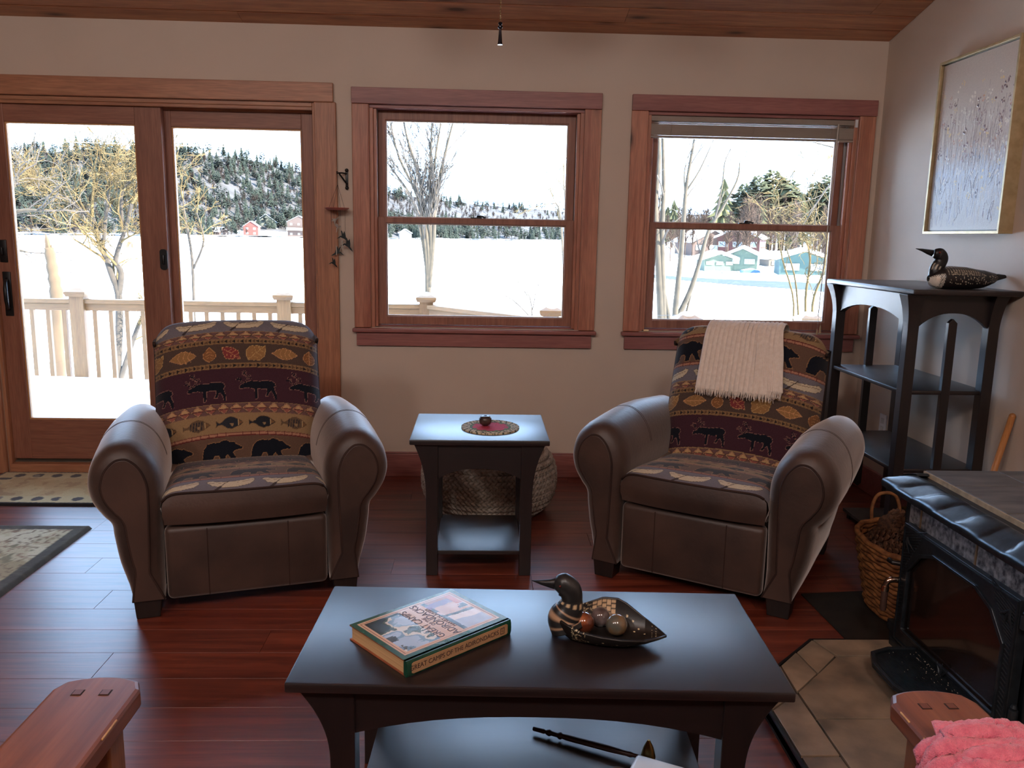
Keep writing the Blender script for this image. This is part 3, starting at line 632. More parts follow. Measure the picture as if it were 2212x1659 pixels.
# ================================================================ cream throw folded over the right recliner's back
tt=thing('throw_blanket','cream waffle-weave throw with fringe folded over the right recliner back','blanket',RECL_R[0],RECL_R[1])
Pf=[(.591,.712),(.602,.75),(.622,.81),(.645,.88),(.660,.93),(.684,.968),(.724,.990),(.768,.986),(.806,.955),(.825,.9),(.828,.78),(.82,.62)]
pr=np.array(catmull(Pf,10)); pn=np.gradient(pr,axis=0); pn/=np.linalg.norm(pn,axis=1)[:,None]; nrm_=np.stack([-pn[:,1],pn[:,0]],-1)
M_['throw']=mk('cream_cotton',(238,226,214),(228,214,200),60,rough=.95,bmp=.4,bscale=300,sheen=.2)
def throw_layer(x0a,x0b,x1a,x1b,off,start,n=110):
    u=np.linspace(0,1,n); p=pr[start:]; q=nrm_[start:]; out=[]
    for k,(pp,qq) in enumerate(zip(p,q)):
        f=k/(len(p)-1); g=min(f*2.2,1); xa=x0a+(x0b-x0a)*g; xb=x1a+(x1b-x1a)*g
        x=xa+(xb-xa)*u
        wv=.0022*np.sin(u*n*.9)+.006*(1-g)*np.sin(u*9+1.3)*np.exp(-k/16)
        d=off+.008+wv+.004*np.sin(f*7+u*3)-.05*(np.abs(x)/.337)**11*1.0+.004
        out.append(np.stack([x,pp[0]+qq[0]*d,pp[1]+qq[1]*d],-1))
    return np.array(out)
L1=throw_layer(-.180,-.172,.150,.140,.0,0); L2=throw_layer(.07,.05,.186,.150,-.003,5)
for nm,G in (('cloth',L1),('cloth_fold',L2)):
    o=obj(nm,B().grid(G.transpose(1,0,2)),M_['throw'],tt,smooth=True,recalc=False); m=o.modifiers.new('s','SOLIDIFY'); m.thickness=.006; m.offset=1
fr=B()
for G,st_ in ((L1,1),(L2,2)):
    for i in range(0,G.shape[1],st_):
        p=G[0,i]; l=random.uniform(.018,.032); dx_=random.uniform(-.006,.006)
        fr.tube([p+np.array([0,-.004,.004]),p+np.array([dx_*.5,-.009,-l*.5]),p+np.array([dx_,-.010,-l])],[.0017,.0014,.0007],4)
obj('fringe',fr,M_['throw'],tt,kind='stuff',label='short cream cotton fringe')
# crease between the folded halves, short side fringe
fr=B()
for k in range(8,40,1):
    p=L1[k,-1]; 
    fr.tube([p,p+np.array([random.uniform(.006,.014),-.004,-.004])],[.0014,.0007],4)
obj('side_fringe',fr,M_['throw'],tt,kind='stuff')
# ================================================================ mission-style tables with flared legs and arched aprons
def arc(x0,x1,z0,zm,n=14):                      # flat-topped arch from (x0,z0) over zm to (x1,z0)
    out=[]
    for i in range(n+1):
        t=i/n; out.append((x0+(x1-x0)*t, z0+(zm-z0)*(1-abs(2*t-1)**2.4)))
    return out
def flare_table(name,label,w,d,z,loc,rz,lw,over,fl,drop,shelf_z,arch_z,inset_y=.02,side_arch=True):
    """w,d top size; lw leg width; over = top overhang beyond the flared leg; fl = sideways flare of the leg; drop = height of the flare"""
    t=thing(name,label,'table',loc,rz); th=.022; zb=z-th
    top=B().rbox((0,d/2,z-th/2),(w,d,th),.004,2); obj('tabletop',top,M_['espresso'],t,ang=40)
    hw=w/2-over
    for sx in (-1,1):
        for sy in (0,1):
            cur=[]
            for i in range(13):
                q=i/12; cur.append((hw-fl*(1-(1-q)**2.2),zb-drop*q))      # outside edge, flared out at the top
            poly=cur+[(hw-fl,0),(hw-fl-lw,0),(hw-fl-lw,zb)]
            poly=[(sx*a,b) for a,b in poly]
            ya=inset_y if sy==0 else d-inset_y-lw
            obj('leg',B().prism(poly,ya,ya+lw,'y'),M_['espressoz'],t,bevel=.002)
    xi=hw-fl-lw
    for ya in (inset_y+.008,d-inset_y-.028):
        obj('apron',B().prism([(-xi,zb),(-xi,arch_z[0])]+arc(-xi,xi,arch_z[0],arch_z[1])+[(xi,arch_z[0]),(xi,zb)],ya,ya+.02,'y'),M_['espresso'],t)
    y0,y1=inset_y+lw,d-inset_y-lw
    for sx in (-1,1):
        x=sx*(xi+lw*.5)
        obj('side_apron',B().prism([(y0,zb),(y0,arch_z[0])]+arc(y0,y1,arch_z[0],arch_z[1])+[(y1,arch_z[0]),(y1,zb)],x-.01,x+.01,'x'),M_['espressoz'],t)
    obj('lower_shelf',B().rbox((0,d/2,shelf_z-.009),(2*xi+.012,d-2*inset_y-.012,.018),.003,2),M_['espresso'],t,ang=40)
    return t
CT=(.1305,1.531); CTR=-.0407; CTZ=.46
flare_table('coffee_table','dark espresso coffee table with curved legs in the foreground',1.039,.475,CTZ,(CT[0],CT[1],0),CTR,.052,.018,.068,.17,.145,(.335,.378),.02)
flare_table('side_table','small square dark side table between the two recliners',.552,.485,.57,(.005,3.145,0),0,.047,.016,.048,.22,.105,(.405,.447),.018)
def ctp(x,y,z=CTZ): return (x,y,z)
# ---------------------------------------------------------------- book on the coffee table
bk=thing('book','thick green-spined hardcover book lying on the coffee table','book',(-.1045,1.7510,CTZ),math.atan2(.19,.22))
bl,bwid,bh=.292,.213,.036
# local x along the spine (near->right corner), y from the spine (negative) to the fore edge
M_['jacket']=mk('green_jacket',(26,74,56),(20,60,46),20,rough=.18,spec=.6); M_['pages']=mk('page_block',(206,170,124),(186,148,104),6,stretch=(1,1,140),rough=.8); M_['board']=mk('brown_board',(138,78,48),(120,64,40),20,rough=.7)
obj('pages',B().box(-bl/2+.004,bl/2-.004,-bwid/2+.006,bwid/2-.005,.003,bh-.003),M_['pages'],bk)
obj('cover_board',B().box(-bl/2,bl/2,-bwid/2,bwid/2,0,.003),M_['board'],bk,bevel=.0008)
obj('cover_board',B().box(-bl/2,bl/2,-bwid/2,bwid/2,bh-.003,bh-.0004),M_['board'],bk,bevel=.0008)
sp=[(-bwid/2-.0035,.0),(-bwid/2-.006,.008),(-bwid/2-.0065,bh/2),(-bwid/2-.006,bh-.008),(-bwid/2-.0035,bh)]
obj('spine',B().prism([(-bwid/2+.006,0),(-bwid/2+.006,bh)]+sp[::-1],-bl/2,bl/2,'x'),M_['jacket'],bk,ang=40)
# printed jacket face: colours per vertex
Rj=Ras(bl,bwid,.0009,(28,78,58))
X,Y=np.meshgrid(Rj.x/bl,Rj.y/bwid)      # X along spine 0..1, Y 0 at spine .. 1 fore edge
def put(m,c): Rj.im[m]=s2l(c)
ins=(X>.045)&(X<.955)&(Y>.09)&(Y<.95); put(ins,(206,168,138)); put((X>.06)&(X<.94)&(Y>.115)&(Y<.925),(120,70,50)); put((X>.066)&(X<.934)&(Y>.122)&(Y<.918),(206,168,138))
def nz(s,seed):
    r=np.random.RandomState(seed); a=np.zeros_like(X)
    for o in range(5):
        f=s*2**o; g=r.rand(int(f)+3,int(f)+3); xi=X*f; yi=Y*f; i=xi.astype(int); j=yi.astype(int); fx=xi-i; fy=yi-j
        a+=((g[j,i]*(1-fx)+g[j,i+1]*fx)*(1-fy)+(g[j+1,i]*(1-fx)+g[j+1,i+1]*fx)*fy)/2**o
    return a/1.94
n1,n2=nz(6,1),nz(9,2)
lp=(X>.085)&(X<.40)&(Y>.14)&(Y<.90)                     # picture on the left part of the cover
for lo,hi,c in ((0,.42,(168,186,206)),(.42,.5,(120,148,168)),(.5,.58,(214,206,190)),(.58,.66,(70,84,70)),(.66,1,(36,50,46))): put(lp&(n1+.25*(Y-.5)>lo)&(n1+.25*(Y-.5)<=hi),c)
put(lp&(n2>.60)&(Y<.5),(60,58,52)); put(lp&(Y>.86)&(n2>.4),(24,42,40))
rp=(X>.62)&(X<.915)&(Y>.14)&(Y<.90)
sk=Y+.12*(n1-.5)
for lo,hi,c in ((0,.34,(176,186,206)),(.34,.46,(226,214,206)),(.46,.52,(44,44,42)),(.52,.74,(212,184,168)),(.74,.82,(132,112,150)),(.82,1,(170,120,100))): put(rp&(sk>lo)&(sk<=hi),c)
put(rp&(X<.66)&(n2>.45),(60,74,84)); put(rp&(X>.86)&(Y>.66)&(n2>.5),(190,100,60)); put(rp&(X>.8)&(Y>.55)&(Y<.64)&(n2>.52),(40,36,36))
jb=B().grid(np.array([[(x-bl/2,y-bwid/2,bh) for y in Rj.y] for x in Rj.x])); jb.norm=False; jb.col=Rj.im.transpose(1,0,2).reshape(-1,3)
cov=obj('jacket_front',jb,vcmat('printed_jacket',.16,.25,22,spec=.6,mul=.05),bk,recalc=False,label='printed dust jacket with lake painting and title')
def text(s,size,loc,rot,mat,parent,name='lettering',ext=.0002):
    cu=bpy.data.curves.new(name,'FONT'); cu.body=s; cu.size=size; cu.align_x='CENTER'; cu.align_y='CENTER'; cu.extrude=ext
    tmp=bpy.data.objects.new('tmp',cu); C.objects.link(tmp); dg=bpy.context.evaluated_depsgraph_get(); me=bpy.data.meshes.new_from_object(tmp.evaluated_get(dg))
    bpy.data.objects.remove(tmp); me.materials.clear(); me.materials.append(mat); o=bpy.data.objects.new(name,me); C.objects.link(o); o.parent=parent; o.location=loc; o.rotation_euler=rot
    for v in me.vertices: v.co.x*=.92
    return o
ink=mk('brown_ink',(66,46,44),rough=.5)
# the title reads from the fore edge towards the spine when seen from the camera (upside down to the reader)
for s_,sz,x in (('GREAT CAMPS',.026,.545-.115),('OF THE',.014,.545-.05),('ADIRONDACKS',.0265,.545+.005),('HARVEY H. KAISER',.0145,.545+.062)):
    text(s_,sz,((x-.5)*bl,.003,bh+.0002),(0,0,R_(90)),ink,cov,'title_lettering')
M_['splabel']=mk('spine_label',(178,142,104),(168,132,96),20,rough=.35)
sl_=B().prism([(-bl/2+.012,bh*.22),(-bl/2+.016,bh*.16),(bl/2-.016,bh*.16),(bl/2-.012,bh*.22),(bl/2-.012,bh*.78),(bl/2-.016,bh*.84),(-bl/2+.016,bh*.84),(-bl/2+.012,bh*.78)],-bwid/2-.0072,-bwid/2-.0062,'y')
slb=obj('spine_label',sl_,M_['splabel'],bk)
text('GREAT CAMPS OF THE ADIRONDACKS',.0152,(-.016,-bwid/2-.0074,bh/2),(R_(90),0,0),ink,slb,'spine_lettering')
obj('publisher_mark',B().ring([(bl/2-.034,bh*.3),(bl/2-.022,bh*.3),(bl/2-.022,bh*.7),(bl/2-.034,bh*.7)],[(bl/2-.033,bh*.34),(bl/2-.023,bh*.34),(bl/2-.023,bh*.66),(bl/2-.033,bh*.66)],-bwid/2-.0076,-bwid/2-.0070,'y'),ink,slb)
text('G',.009,(bl/2-.028,-bwid/2-.0074,bh/2),(R_(90),0,0),ink,slb,'publisher_letter')
# ---------------------------------------------------------------- loon bowl
lb=thing('loon_bowl','black loon-shaped wooden bowl with head and white dots on the coffee table','bowl',(.27,1.745,CTZ),R_(-13))
M_['loon']=vcmat('carved_loon',.35,.12,90,spec=.5,mul=.1)
nL,nA=170,110; t_=np.linspace(0,1,nL); a_=np.linspace(-1,1,nA)
Lx=-.075+t_*.235                                   # breast .. tail
half=np.interp(t_,[0,.08,.2,.4,.6,.8,.93,1],[.034,.048,.060,.070,.064,.042,.018,.001])
rimF=np.interp(t_,[0,.08,.2,.36,.52,.62,.8,1],[.050,.050,.056,.070,.072,.062,.040,.024]); rimN=np.interp(t_,[0,.1,.2,.4,.6,.8,1],[.050,.046,.040,.038,.033,.026,.024])
bot=np.interp(t_,[0,.1,.3,.6,.8,1],[.012,.002,.0,.002,.010,.022])
ay=np.sign(a_)*np.abs(a_)**.75
Pm=np.zeros((nL,nA,3))
for i in range(nL):
    rim=np.where(a_>0,rimF[i],rimN[i]); Pm[i,:,0]=Lx[i]; Pm[i,:,1]=half[i]*ay; Pm[i,:,2]=bot[i]+(rim-bot[i])*np.abs(a_)**2.6
col=np.zeros((nL,nA,3)); col[:]=s2l((30,26,24))
def dot(tx,aa,r,c=(210,190,150)):
    T,A=np.meshgrid(t_,a_,indexing='ij'); m=((T-tx)*.235)**2+((A-aa)*.075)**2<r*r; col[m]=s2l(c)
T,A=np.meshgrid(t_,a_,indexing='ij')
blk=(T>.26)&(T<.50)&(A>.50)&(A<.97); fx=((T-.26)/.048)%1; fy=((A-.50)/.085+np.floor((T-.26)/.048)*.5)%1; col[blk&(fx>.14)&(fy>.22)]=s2l((198,168,132))
for k in range(260): dot(.12+.14*random.random(),random.uniform(-1,1),.0011)
for q in ((.55,.62),(.58,.52),(.68,.75),(.74,.55),(.62,.8),(.70,.4),(.8,.3),(.42,-.8),(.55,-.75),(.36,-.6),(.5,-.6),(.65,-.7),(.28,-.7)): dot(*q,.0022)
for k in range(7):
    for tt_ in (.87,.91): dot(tt_,.9-k*.22,.0014)
ob=B().grid(Pm); ob.norm=False; ob.col=col.reshape(-1,3)
bo=obj('bowl_shell',ob,M_['loon'],lb,smooth=True,recalc=False); m=bo.modifiers.new('s','SOLIDIFY'); m.thickness=.005; m.offset=0
# neck and head
pth=catmull([(-.060,0,.018),(-.068,0,.042),(-.058,0,.066),(-.054,0,.088),(-.060,0,.110),(-.076,0,.122),(-.094,0,.1235)],8)
rr=np.interp(np.linspace(0,1,len(pth)),[0,.16,.32,.5,.68,.85,1],[.042,.041,.031,.0235,.027,.027,.014])
nk=B(); nk.tube(pth,[(r*1.0,r*.86) for r in rr],40); n_=len(pth)
cc=np.zeros((len(nk.v),3)); cc[:]=s2l((34,34,34))
for i in range(n_):
    f=i/(n_-1)
    for k in range(40):
        if .40<f<.47 and (k%4)<2: cc[i*40+k]=s2l((190,164,128))
        if .03<f<.30:
            ang=abs(((k/40*360+180)%360)-180)
            if (int(f*32))%3==0: cc[i*40+k]=s2l((168,136,108))
nk.col=cc; nk.norm=False
hd=obj('head',nk,M_['loon'],lb,smooth=True,recalc=False)
obj('bill',B().tube([(-.088,0,.122),(-.105,0,.121),(-.125,0,.1215),(-.148,0,.124)],[(.0155,.011),(.0105,.008),(.006,.005),(.0008,.0008)],12),M_['black'],hd,smooth=True)
for s in (-1,1): obj('eye',B().sphere((-.080,s*.0222,.126),.0030,10,8),mk('loon_eye',(90,20,16),rough=.15),hd,smooth=True)
# marbled balls in the bowl
def marble(name,lab,c1,c2,p,r,metal=0.0):
    tag(obj(name,B().sphere((0,0,r),r,40,24),mk(name+'_stone',c1,c2,22,rough=.12,coat=.6,lo=.4,hi=.6,detail=8,metal=metal),smooth=True,loc=p),lab,'ball','polished balls in the loon bowl')
marble('decorative_ball','polished reddish-brown stone ball in the loon bowl',(150,84,50),(90,44,28),(.2455,1.757,.4665),.0248)
marble('decorative_ball','polished grey-violet stone ball at the back of the loon bowl',(112,98,96),(70,58,56),(.289,1.7865,.4685),.0228)
marble('decorative_ball','polished grey-green and bronze stone ball in the loon bowl',(92,92,84),(128,96,58),(.320,1.748,.4660),.0246,.1)
# ---------------------------------------------------------------- snuffer, white box, cable on the lower shelf
sn=thing('candle_snuffer','turned dark wood candle snuffer with brass bell on the lower shelf','snuffer',(.144,1.864,.146)); v=Vector((.371-.144,1.751-1.864,.0))
L=v.length+.045; sn.rotation_euler=(0,0,math.atan2(v.y,v.x))
pr_=[(0,.004),(.002,.0055),(.03,.006),(.034,.0045),(.038,.007),(.044,.0085),(.050,.0055),(.065,.006),(.070,.009),(.074,.009),(.078,.006),(.09,.0078),(.2,.0078),(.24,.006),(.25,.007),(.256,.005),(L,.003)]
obj('handle',B().tube([(a,0,.010+.004*(a/L)) for a,_ in pr_],[r for _,r in pr_],14),wood('snuffer_wood',(40,16,12),(70,30,22),'x',.35),sn,smooth=True)
obj('bell',B().lathe([(.003,.030),(.006,.024),(.012,.012),(.017,-.006),(.018,-.012),(.0165,-.012),(.011,.01),(.004,.022)],20,(L-.012,.022,.018)),M_['brass'],sn,ang=40)
wbx=thing('white_box','white rounded plastic gadget lying on the coffee table shelf','gadget',(.415,1.668,.146),R_(-27))
obj('case',B().rbox((0,0,.016),(.125,.085,.030),.010,4),M_['white'],wbx,ang=50); obj('lid_seam',B().ring([(-.063,-.043),(.063,-.043),(.063,.043),(-.063,.043)],[(-.060,-.040),(.060,-.040),(.060,.040),(-.060,.040)],.0195,.0205,'z'),mk('grey_seam',(170,170,176),rough=.5),wbx)
tag(obj('cable',B().tube(catmull([(0,0,.008),(-.02,.006,.018),(-.045,.0,.016),(-.06,-.02,.004),(-.07,-.06,.003)],6),.0028,8),mk('brown_cable',(70,52,44),rough=.4),loc=(.352,1.69,.146),smooth=True),'short brown cable leading from the white gadget','cable')
# ---------------------------------------------------------------- side-table items
Rm=Ras(.26,.26,.002,(196,180,152)); X,Y=np.meshgrid((Rm.x-.13)/.13,(Rm.y-.13)/.13); rr_=np.hypot(X,Y); nzz=rng.rand(*X.shape); ang=np.arctan2(Y,X)
Rm.im[(rr_>.62)]=s2l((206,190,160)); Rm.im[(rr_>.62)&(np.sin(ang*34+rr_*30)>.3)&(nzz>.35)]=s2l((120,104,84)); Rm.im[(rr_>.68)&(np.sin(ang*21-rr_*20)>.75)]=s2l((70,80,70)); Rm.im[(rr_<.66)&(rr_>.56)]=s2l((96,112,84)); Rm.im[rr_<=.58]=s2l((196,62,84)); Rm.im[(rr_<.58)&(nzz>.8)]=s2l((170,44,66))
Rm.im[(rr_<.62)&(rr_>.50)&(np.sin(ang*9)>.5)]=s2l((110,120,86))
na,nr=180,60; mt=B(); G=[]; cl=[]
for i in range(na):
    a=2*PI*i/na; row=[]
    for j in range(nr): q=j/(nr-1); row.append((.121*q*math.cos(a),.127*q*math.sin(a),.006+.0012*math.sin(q*40)*(q>.6)))
    row.append((.121*math.cos(a),.127*math.sin(a),.0)); G.append(row)
mt.grid(np.array(G),closeu=True); mt.norm=False; vv=np.array(mt.v); mt.col=sample(Rm,vv[:,0]/.121*.12+.13,vv[:,1]/.127*.12+.13)
tag(obj('table_mat',mt,vcmat('woven_mat',.9,.5,260),loc=(.048,3.36,.57),smooth=True,recalc=False),'round woven mat with red centre on the side table','mat')
vz=[(.008,.0),(.012,.001),(.022,.008),(.027,.020),(.026,.030),(.020,.039),(.010,.043),(.007,.042),(.007,.030),(.0001,.028)]
tag(obj('bud_vase',B().lathe(vz,28),mk('dark_pottery',(52,46,48),(78,62,54),30,rough=.25),loc=(.027,3.375,.5765),smooth=True),'small round dark pottery bud vase on the red mat','vase')
# ---------------------------------------------------------------- woven pouf behind the side table
pf=thing('woven_pouf','round braided seagrass pouf on the floor behind the side table','pouf',(.055,4.02,0))
M_['seagrass']=mk('seagrass',(206,190,174),(150,134,118),30,rough=.9,bmp=.4,lo=.3,hi=.7)
rows=12; H_=.34
for j in range(rows):
    z=.016+j*(H_-.03)/(rows-1); q=z/H_; R0=.305*(1-abs(2*q-1)**3.2*.24)+.028*math.sin(q*PI)
    nn=80; pts=[]; bb=B()
    for sgn in (0,1):
        for k in range(nn):
            a=2*PI*(k+.5*sgn)/nn; d=.6*(1 if sgn else -1)
            c=Vector((R0*math.cos(a),R0*math.sin(a),z+(.0065 if sgn else -.0065))); tdir=Vector((-math.sin(a),math.cos(a),d)).normalized(); out=Vector((math.cos(a),math.sin(a),0)); up=tdir.cross(out)
            Ls=.023; W_=.0112
            vs=[c-tdir*Ls,c+up*W_+out*.004,c+tdir*Ls,c-up*W_+out*.004,c+out*.012,c-out*.012]
            bb.add(vs,[(0,1,4),(1,2,4),(2,3,4),(3,0,4),(1,0,5),(2,1,5),(3,2,5),(0,3,5)])
    obj('braid_row',bb,M_['seagrass'],pf,recalc=False)
obj('core',B().lathe([(.001,.004),(.24,.004),(.30,.06),(.318,.17),(.30,.28),(.24,.335),(.001,.338)],40),mk('seagrass_core',(140,124,108),rough=.95),pf,smooth=True)
for k in range(9):
    r0=.245-k*.027; obj('top_coil',B().tube([(r0*math.cos(2*PI*i/48),r0*math.sin(2*PI*i/48),.337) for i in range(49)],.0125,6),M_['seagrass'],pf,smooth=True)
# ================================================================ wooden loveseat the camera looks over
ls=thing('loveseat','oak-armed loveseat in the foreground, both wooden arms reaching into view','loveseat',(.068,0,0))
M_['oakred']=wood('worn_red_oak',(104,56,36),(140,84,56),'y',.34,.15,vary=.0,gs=.7,bmp=.2); M_['oakz']=wood('worn_oak_upright',(110,66,40),(148,94,60),'z',.4,.1,vary=0,gs=.7); M_['chip']=mk('worn_edge',(196,150,90),(160,110,62),60,rough=.6)
def armrest(xa,xb,yf,s):
    n=12; poly=[(xa,.35)]+[(xb,.35)]
    w_=xb-xa; front=[]
    for i in range(n+1):
        q=i/n; x=xb-(w_)*q; yy=yf-.004-.022*abs(2*q-1)**2.2-(.018*max(0,abs(2*q-1)-.85)/.15)
        front.append((x,yy))
    poly=[(xa,.32),(xb,.32)]+[(p[0],p[1]) for p in front]
    a=obj('armrest',B().prism(poly,.585,.62,'z'),M_['oakred'],ls,bevel=.007)
    for px in ((xa+xb)/2-.03,(xa+xb)/2+.014):
        obj('peg',B().box(px,px+.013,yf-.063,yf-.050,.6195,.6212),mk('oak_peg',(112,62,40),(96,52,34),30,rough=.4),a)
        obj('peg_gap',B().ring([(px-.002,yf-.065),(px+.015,yf-.065),(px+.015,yf-.048),(px-.002,yf-.048)],[(px,yf-.063),(px+.013,yf-.063),(px+.013,yf-.05),(px,yf-.05)],.6195,.6203,'z'),mk('gap_dark',(24,14,10),rough=.8),a)
    xi=(xa+.030,xb-.030)
    obj('front_post',B().box(xi[0],xi[1],yf-.10,yf-.045,0,.585),M_['oakz'],ls,bevel=.004)
    obj('back_post',B().box(xi[0],xi[1],.36,.42,0,.585),M_['oakz'],ls,bevel=.004)
    obj('side_rail',B().box((xa+xb)/2-.012,(xa+xb)/2+.012,.42,yf-.10,.16,.30).box((xa+xb)/2-.012,(xa+xb)/2+.012,.42,yf-.10,.52,.585),M_['oakz'],ls,bevel=.003)
    for k in range(4):
        y_=.50+k*(yf-.62)/3.6; obj('slat',B().box((xa+xb)/2-.008,(xa+xb)/2+.008,y_,y_+.06,.30,.52),M_['oakz'],ls,bevel=.002)
    return a
aL=armrest(-.690-.068,-.549-.068,1.306,-1); aR=armrest(.682-.068,.826-.068,1.258,1)
for (x,y,z,sx,sy,sz) in ((.6165,1.175,.6170,.003,.03,.004),(.6165,1.10,.6170,.003,.04,.004)): obj('worn_spot',B().rbox((x,y,z),(sx,sy,sz),min(sx,sy,sz)*.4,1),M_['chip'],aR)
obj('worn_spot',B().rbox((-.6175,1.15,.618),(.003,.05,.004),.001,1),M_['chip'],aL)
obj('seat_rail',B().box(-.58,.58,1.0,1.03,.18,.30),M_['oakz'],ls,bevel=.004); obj('back_rail',B().box(-.58,.58,.36,.39,.18,.30).box(-.62,.62,.30,.335,.70,.78),M_['oakz'],ls,bevel=.004)
M_['cush']=mk('rust_cushion',(120,70,56),(100,56,44),20,rough=.9,bmp=.2)
for sx in (-1,1):
    obj('seat_cushion',B().rbox((sx*.29,.70,.37),(.57,.60,.15),.05,4),M_['cush'],ls,ang=60); obj('back_cushion',B().rbox((sx*.29,.44,.62),(.57,.15,.40),.05,4),M_['cush'],ls,ang=60)
# pink towel over the right arm
yb_,yf_=.70,1.118; nu,nv=90,130; xa,xb=.676,.832; zt=.6255
sec=catmull([(xa-.018,.34),(xa-.016,.46),(xa-.012,.57),(xa-.003,.612),(xa+.025,zt+.004),((xa+xb)/2,zt+.008),(xb-.025,zt+.004),(xb+.004,.612),(xb+.013,.57),(xb+.018,.46),(xb+.02,.38)],13)
sec=np.array(sec)[:nv]; dS=np.gradient(sec,axis=0); nS=np.stack([-dS[:,1],dS[:,0]],-1); nS/=np.linalg.norm(nS,axis=1)[:,None]
u=np.linspace(0,1,nu); G=np.zeros((nu,len(sec),3)); v=np.linspace(0,1,len(sec))
for i in range(nu):
    yfr=yf_-.035*np.abs(v-.5)*2*np.sin(v*7+1)-.02*(v<.4)
    yy=yb_+(yfr-yb_)*u[i]
    fold=.005*np.sin(yy*120+3*np.sin(v*9))+.004*np.sin(yy*260+v*22)+.003*rng.rand(len(sec))+.006*np.sin(v*10+yy*14)
    e=.012*min(1,(1-u[i])*14)
    G[i,:,0]=sec[:,0]+nS[:,0]*(fold+e); G[i,:,1]=yy; G[i,:,2]=sec[:,1]+nS[:,1]*(fold+e)
tw=obj('pink_towel',B().grid(G-np.array([.754,.9,.62])),mk('pink_terry',(228,124,142),(206,98,120),70,rough=1,bmp=.8,bscale=420,sheen=.3),loc=(.754,.9,.62),smooth=True,recalc=False)
m=tw.modifiers.new('s','SOLIDIFY'); m.thickness=.009; m.offset=-1
tag(tw,'rumpled pink terry towel draped over the right wooden arm','towel')
# ================================================================ tiled hearth
HZ=.04
he=thing('hearth','raised stone-tiled hearth pad with black edge in front of the stove','hearth',(1.5,2.1,0))
hx,hy=1.5,2.1
out=[(.843,2.135),(1.0,2.345),(.955,2.385),(1.128,2.557)]
outer=[(.838,1.2),(.838,2.14),(.952,2.388),(1.128,2.557),(XR-.02,2.557),(XR-.02,1.2)]
outer=[(.838,1.2),(.838,2.22),(.955,2.385),(1.128,2.557),(XR-.02,2.557),(XR-.02,1.2)]
obj('hearth_base',B().prism([(a-hx,b-hy) for a,b in outer],0,HZ-.008,'z'),mk('hearth_mortar',(58,48,40),rough=.9),he)
inner=[(.848,1.205),(.848,2.216),(.962,2.380),(1.132,2.549),(XR-.025,2.549),(XR-.025,1.205)]
obj('black_edging',B().ring([(a-hx,b-hy) for a,b in outer],[(a-hx,b-hy) for a,b in inner],HZ-.03,HZ-.002,'z'),M_['black'],he)
M_['slate']=mk('hearth_tile',(158,138,116),(104,94,82),9,rough=.42,bmp=.25,vary=.12,lo=.3,hi=.7,detail=8,spec=.4)
def tile(poly,z=HZ,p=he,o=(hx,hy),m=None,nm='tile'):
    P=np.array(poly,float); c=P.mean(0); Q=c+(P-c)*(1-.004/np.linalg.norm(P-c,axis=1))[:,None]
    b=B().prism([(a-o[0],b_-o[1]) for a,b_ in Q],z-.012,z,'z'); return obj(nm,b,m or M_['slate'],p,bevel=.0015)
tile([(.85,2.13),(.85,2.215),(.962,2.378),(.955,2.218)]); 
tile([(.962,2.378),(1.045,2.463),(1.062,2.325),(.957,2.222)]); tile([(1.045,2.463),(1.132,2.547),(1.167,2.437),(1.062,2.325)])
yy=[2.13,1.915,1.70,1.485,1.27]
tile([(.85,2.13),(.955,2.218),(.955,1.915),(.85,1.915)])
for a,b in zip(yy[1:-1],yy[2:]): tile([(.85,b),(.955,b),(.955,a),(.85,a)])
tile([(1.132,2.548),(1.40,2.548),(1.40,2.437),(1.167,2.437)])
x=1.40
while x<2.1: tile([(x,2.437),(min(x+.3,2.137),2.437),(min(x+.3,2.137),2.548),(x,2.548)]); x+=.3
tile([(.957,2.22),(1.167,2.436),(1.40,2.436),(1.40,2.084),(.957,2.084)])
for a,b in ((2.084,1.74),(1.74,1.40)):
    tile([(.957,b),(1.30,b),(1.30,a),(.957,a)])
for a,b in ((2.436,2.084),(2.084,1.74),(1.74,1.40)):
    xs_=[1.40 if a>2.4 else 1.30,1.75,2.137]
    for p,q in zip(xs_[:-1],xs_[1:]): tile([(p,b),(q,b),(q,a),(p,a)])
tile([(.957,1.21),(1.6,1.21),(1.6,1.398),(.957,1.398)]); tile([(1.6,1.21),(2.137,1.21),(2.137,1.398),(1.6,1.398)])
# dark floor mat under the basket, low slate-topped stand by the shelf
tag(obj('floor_mat',B().prism([(1.268-1.6,2.985-2.8),(1.285-1.6,2.575-2.8),(1.98-1.6,2.575-2.8),(1.98-1.6,3.06-2.8)],.0005,.006,'z'),mk('dark_slate_mat',(44,40,36),(34,32,30),14,rough=.5,bmp=.15),loc=(1.6,2.8,0)),'dark flat slate mat on the floor under the pinecone basket','mat')
# ================================================================ wood stove (front faces -X)
SY=2.21; SX=1.40
st=thing('wood_stove','black cast-iron wood stove with stone panels, glass door and tiled top','stove',(SX,SY,HZ))
def Sv(nm,b,m,p=st,**k): return obj(nm,b,m,p,**k)
fx=0.0; hwid=.325; Ht=.56                         # local: x from the front plane backwards, y along the front, z above the hearth
Sv('body',B().box(.03,.50,-hwid+.03,hwid-.03,.05,Ht-.03),M_['blackiron'])
for s in (-1,1):
    for xx in (.02,.46):
        Sv('corner_post',B().tube([(xx,s*hwid,.075),(xx,s*hwid,.50)],.016,14).lathe([(.02,.0),(.022,.012),(.017,.02)],14,(xx,s*hwid,.495)),M_['blackiron'],ang=40)
        Sv('foot',B().rbox((xx,s*hwid,.055),(.06,.055,.035),.006,2).rbox((xx,s*hwid,.02),(.045,.042,.04),.006,2),M_['blackiron'],ang=40)
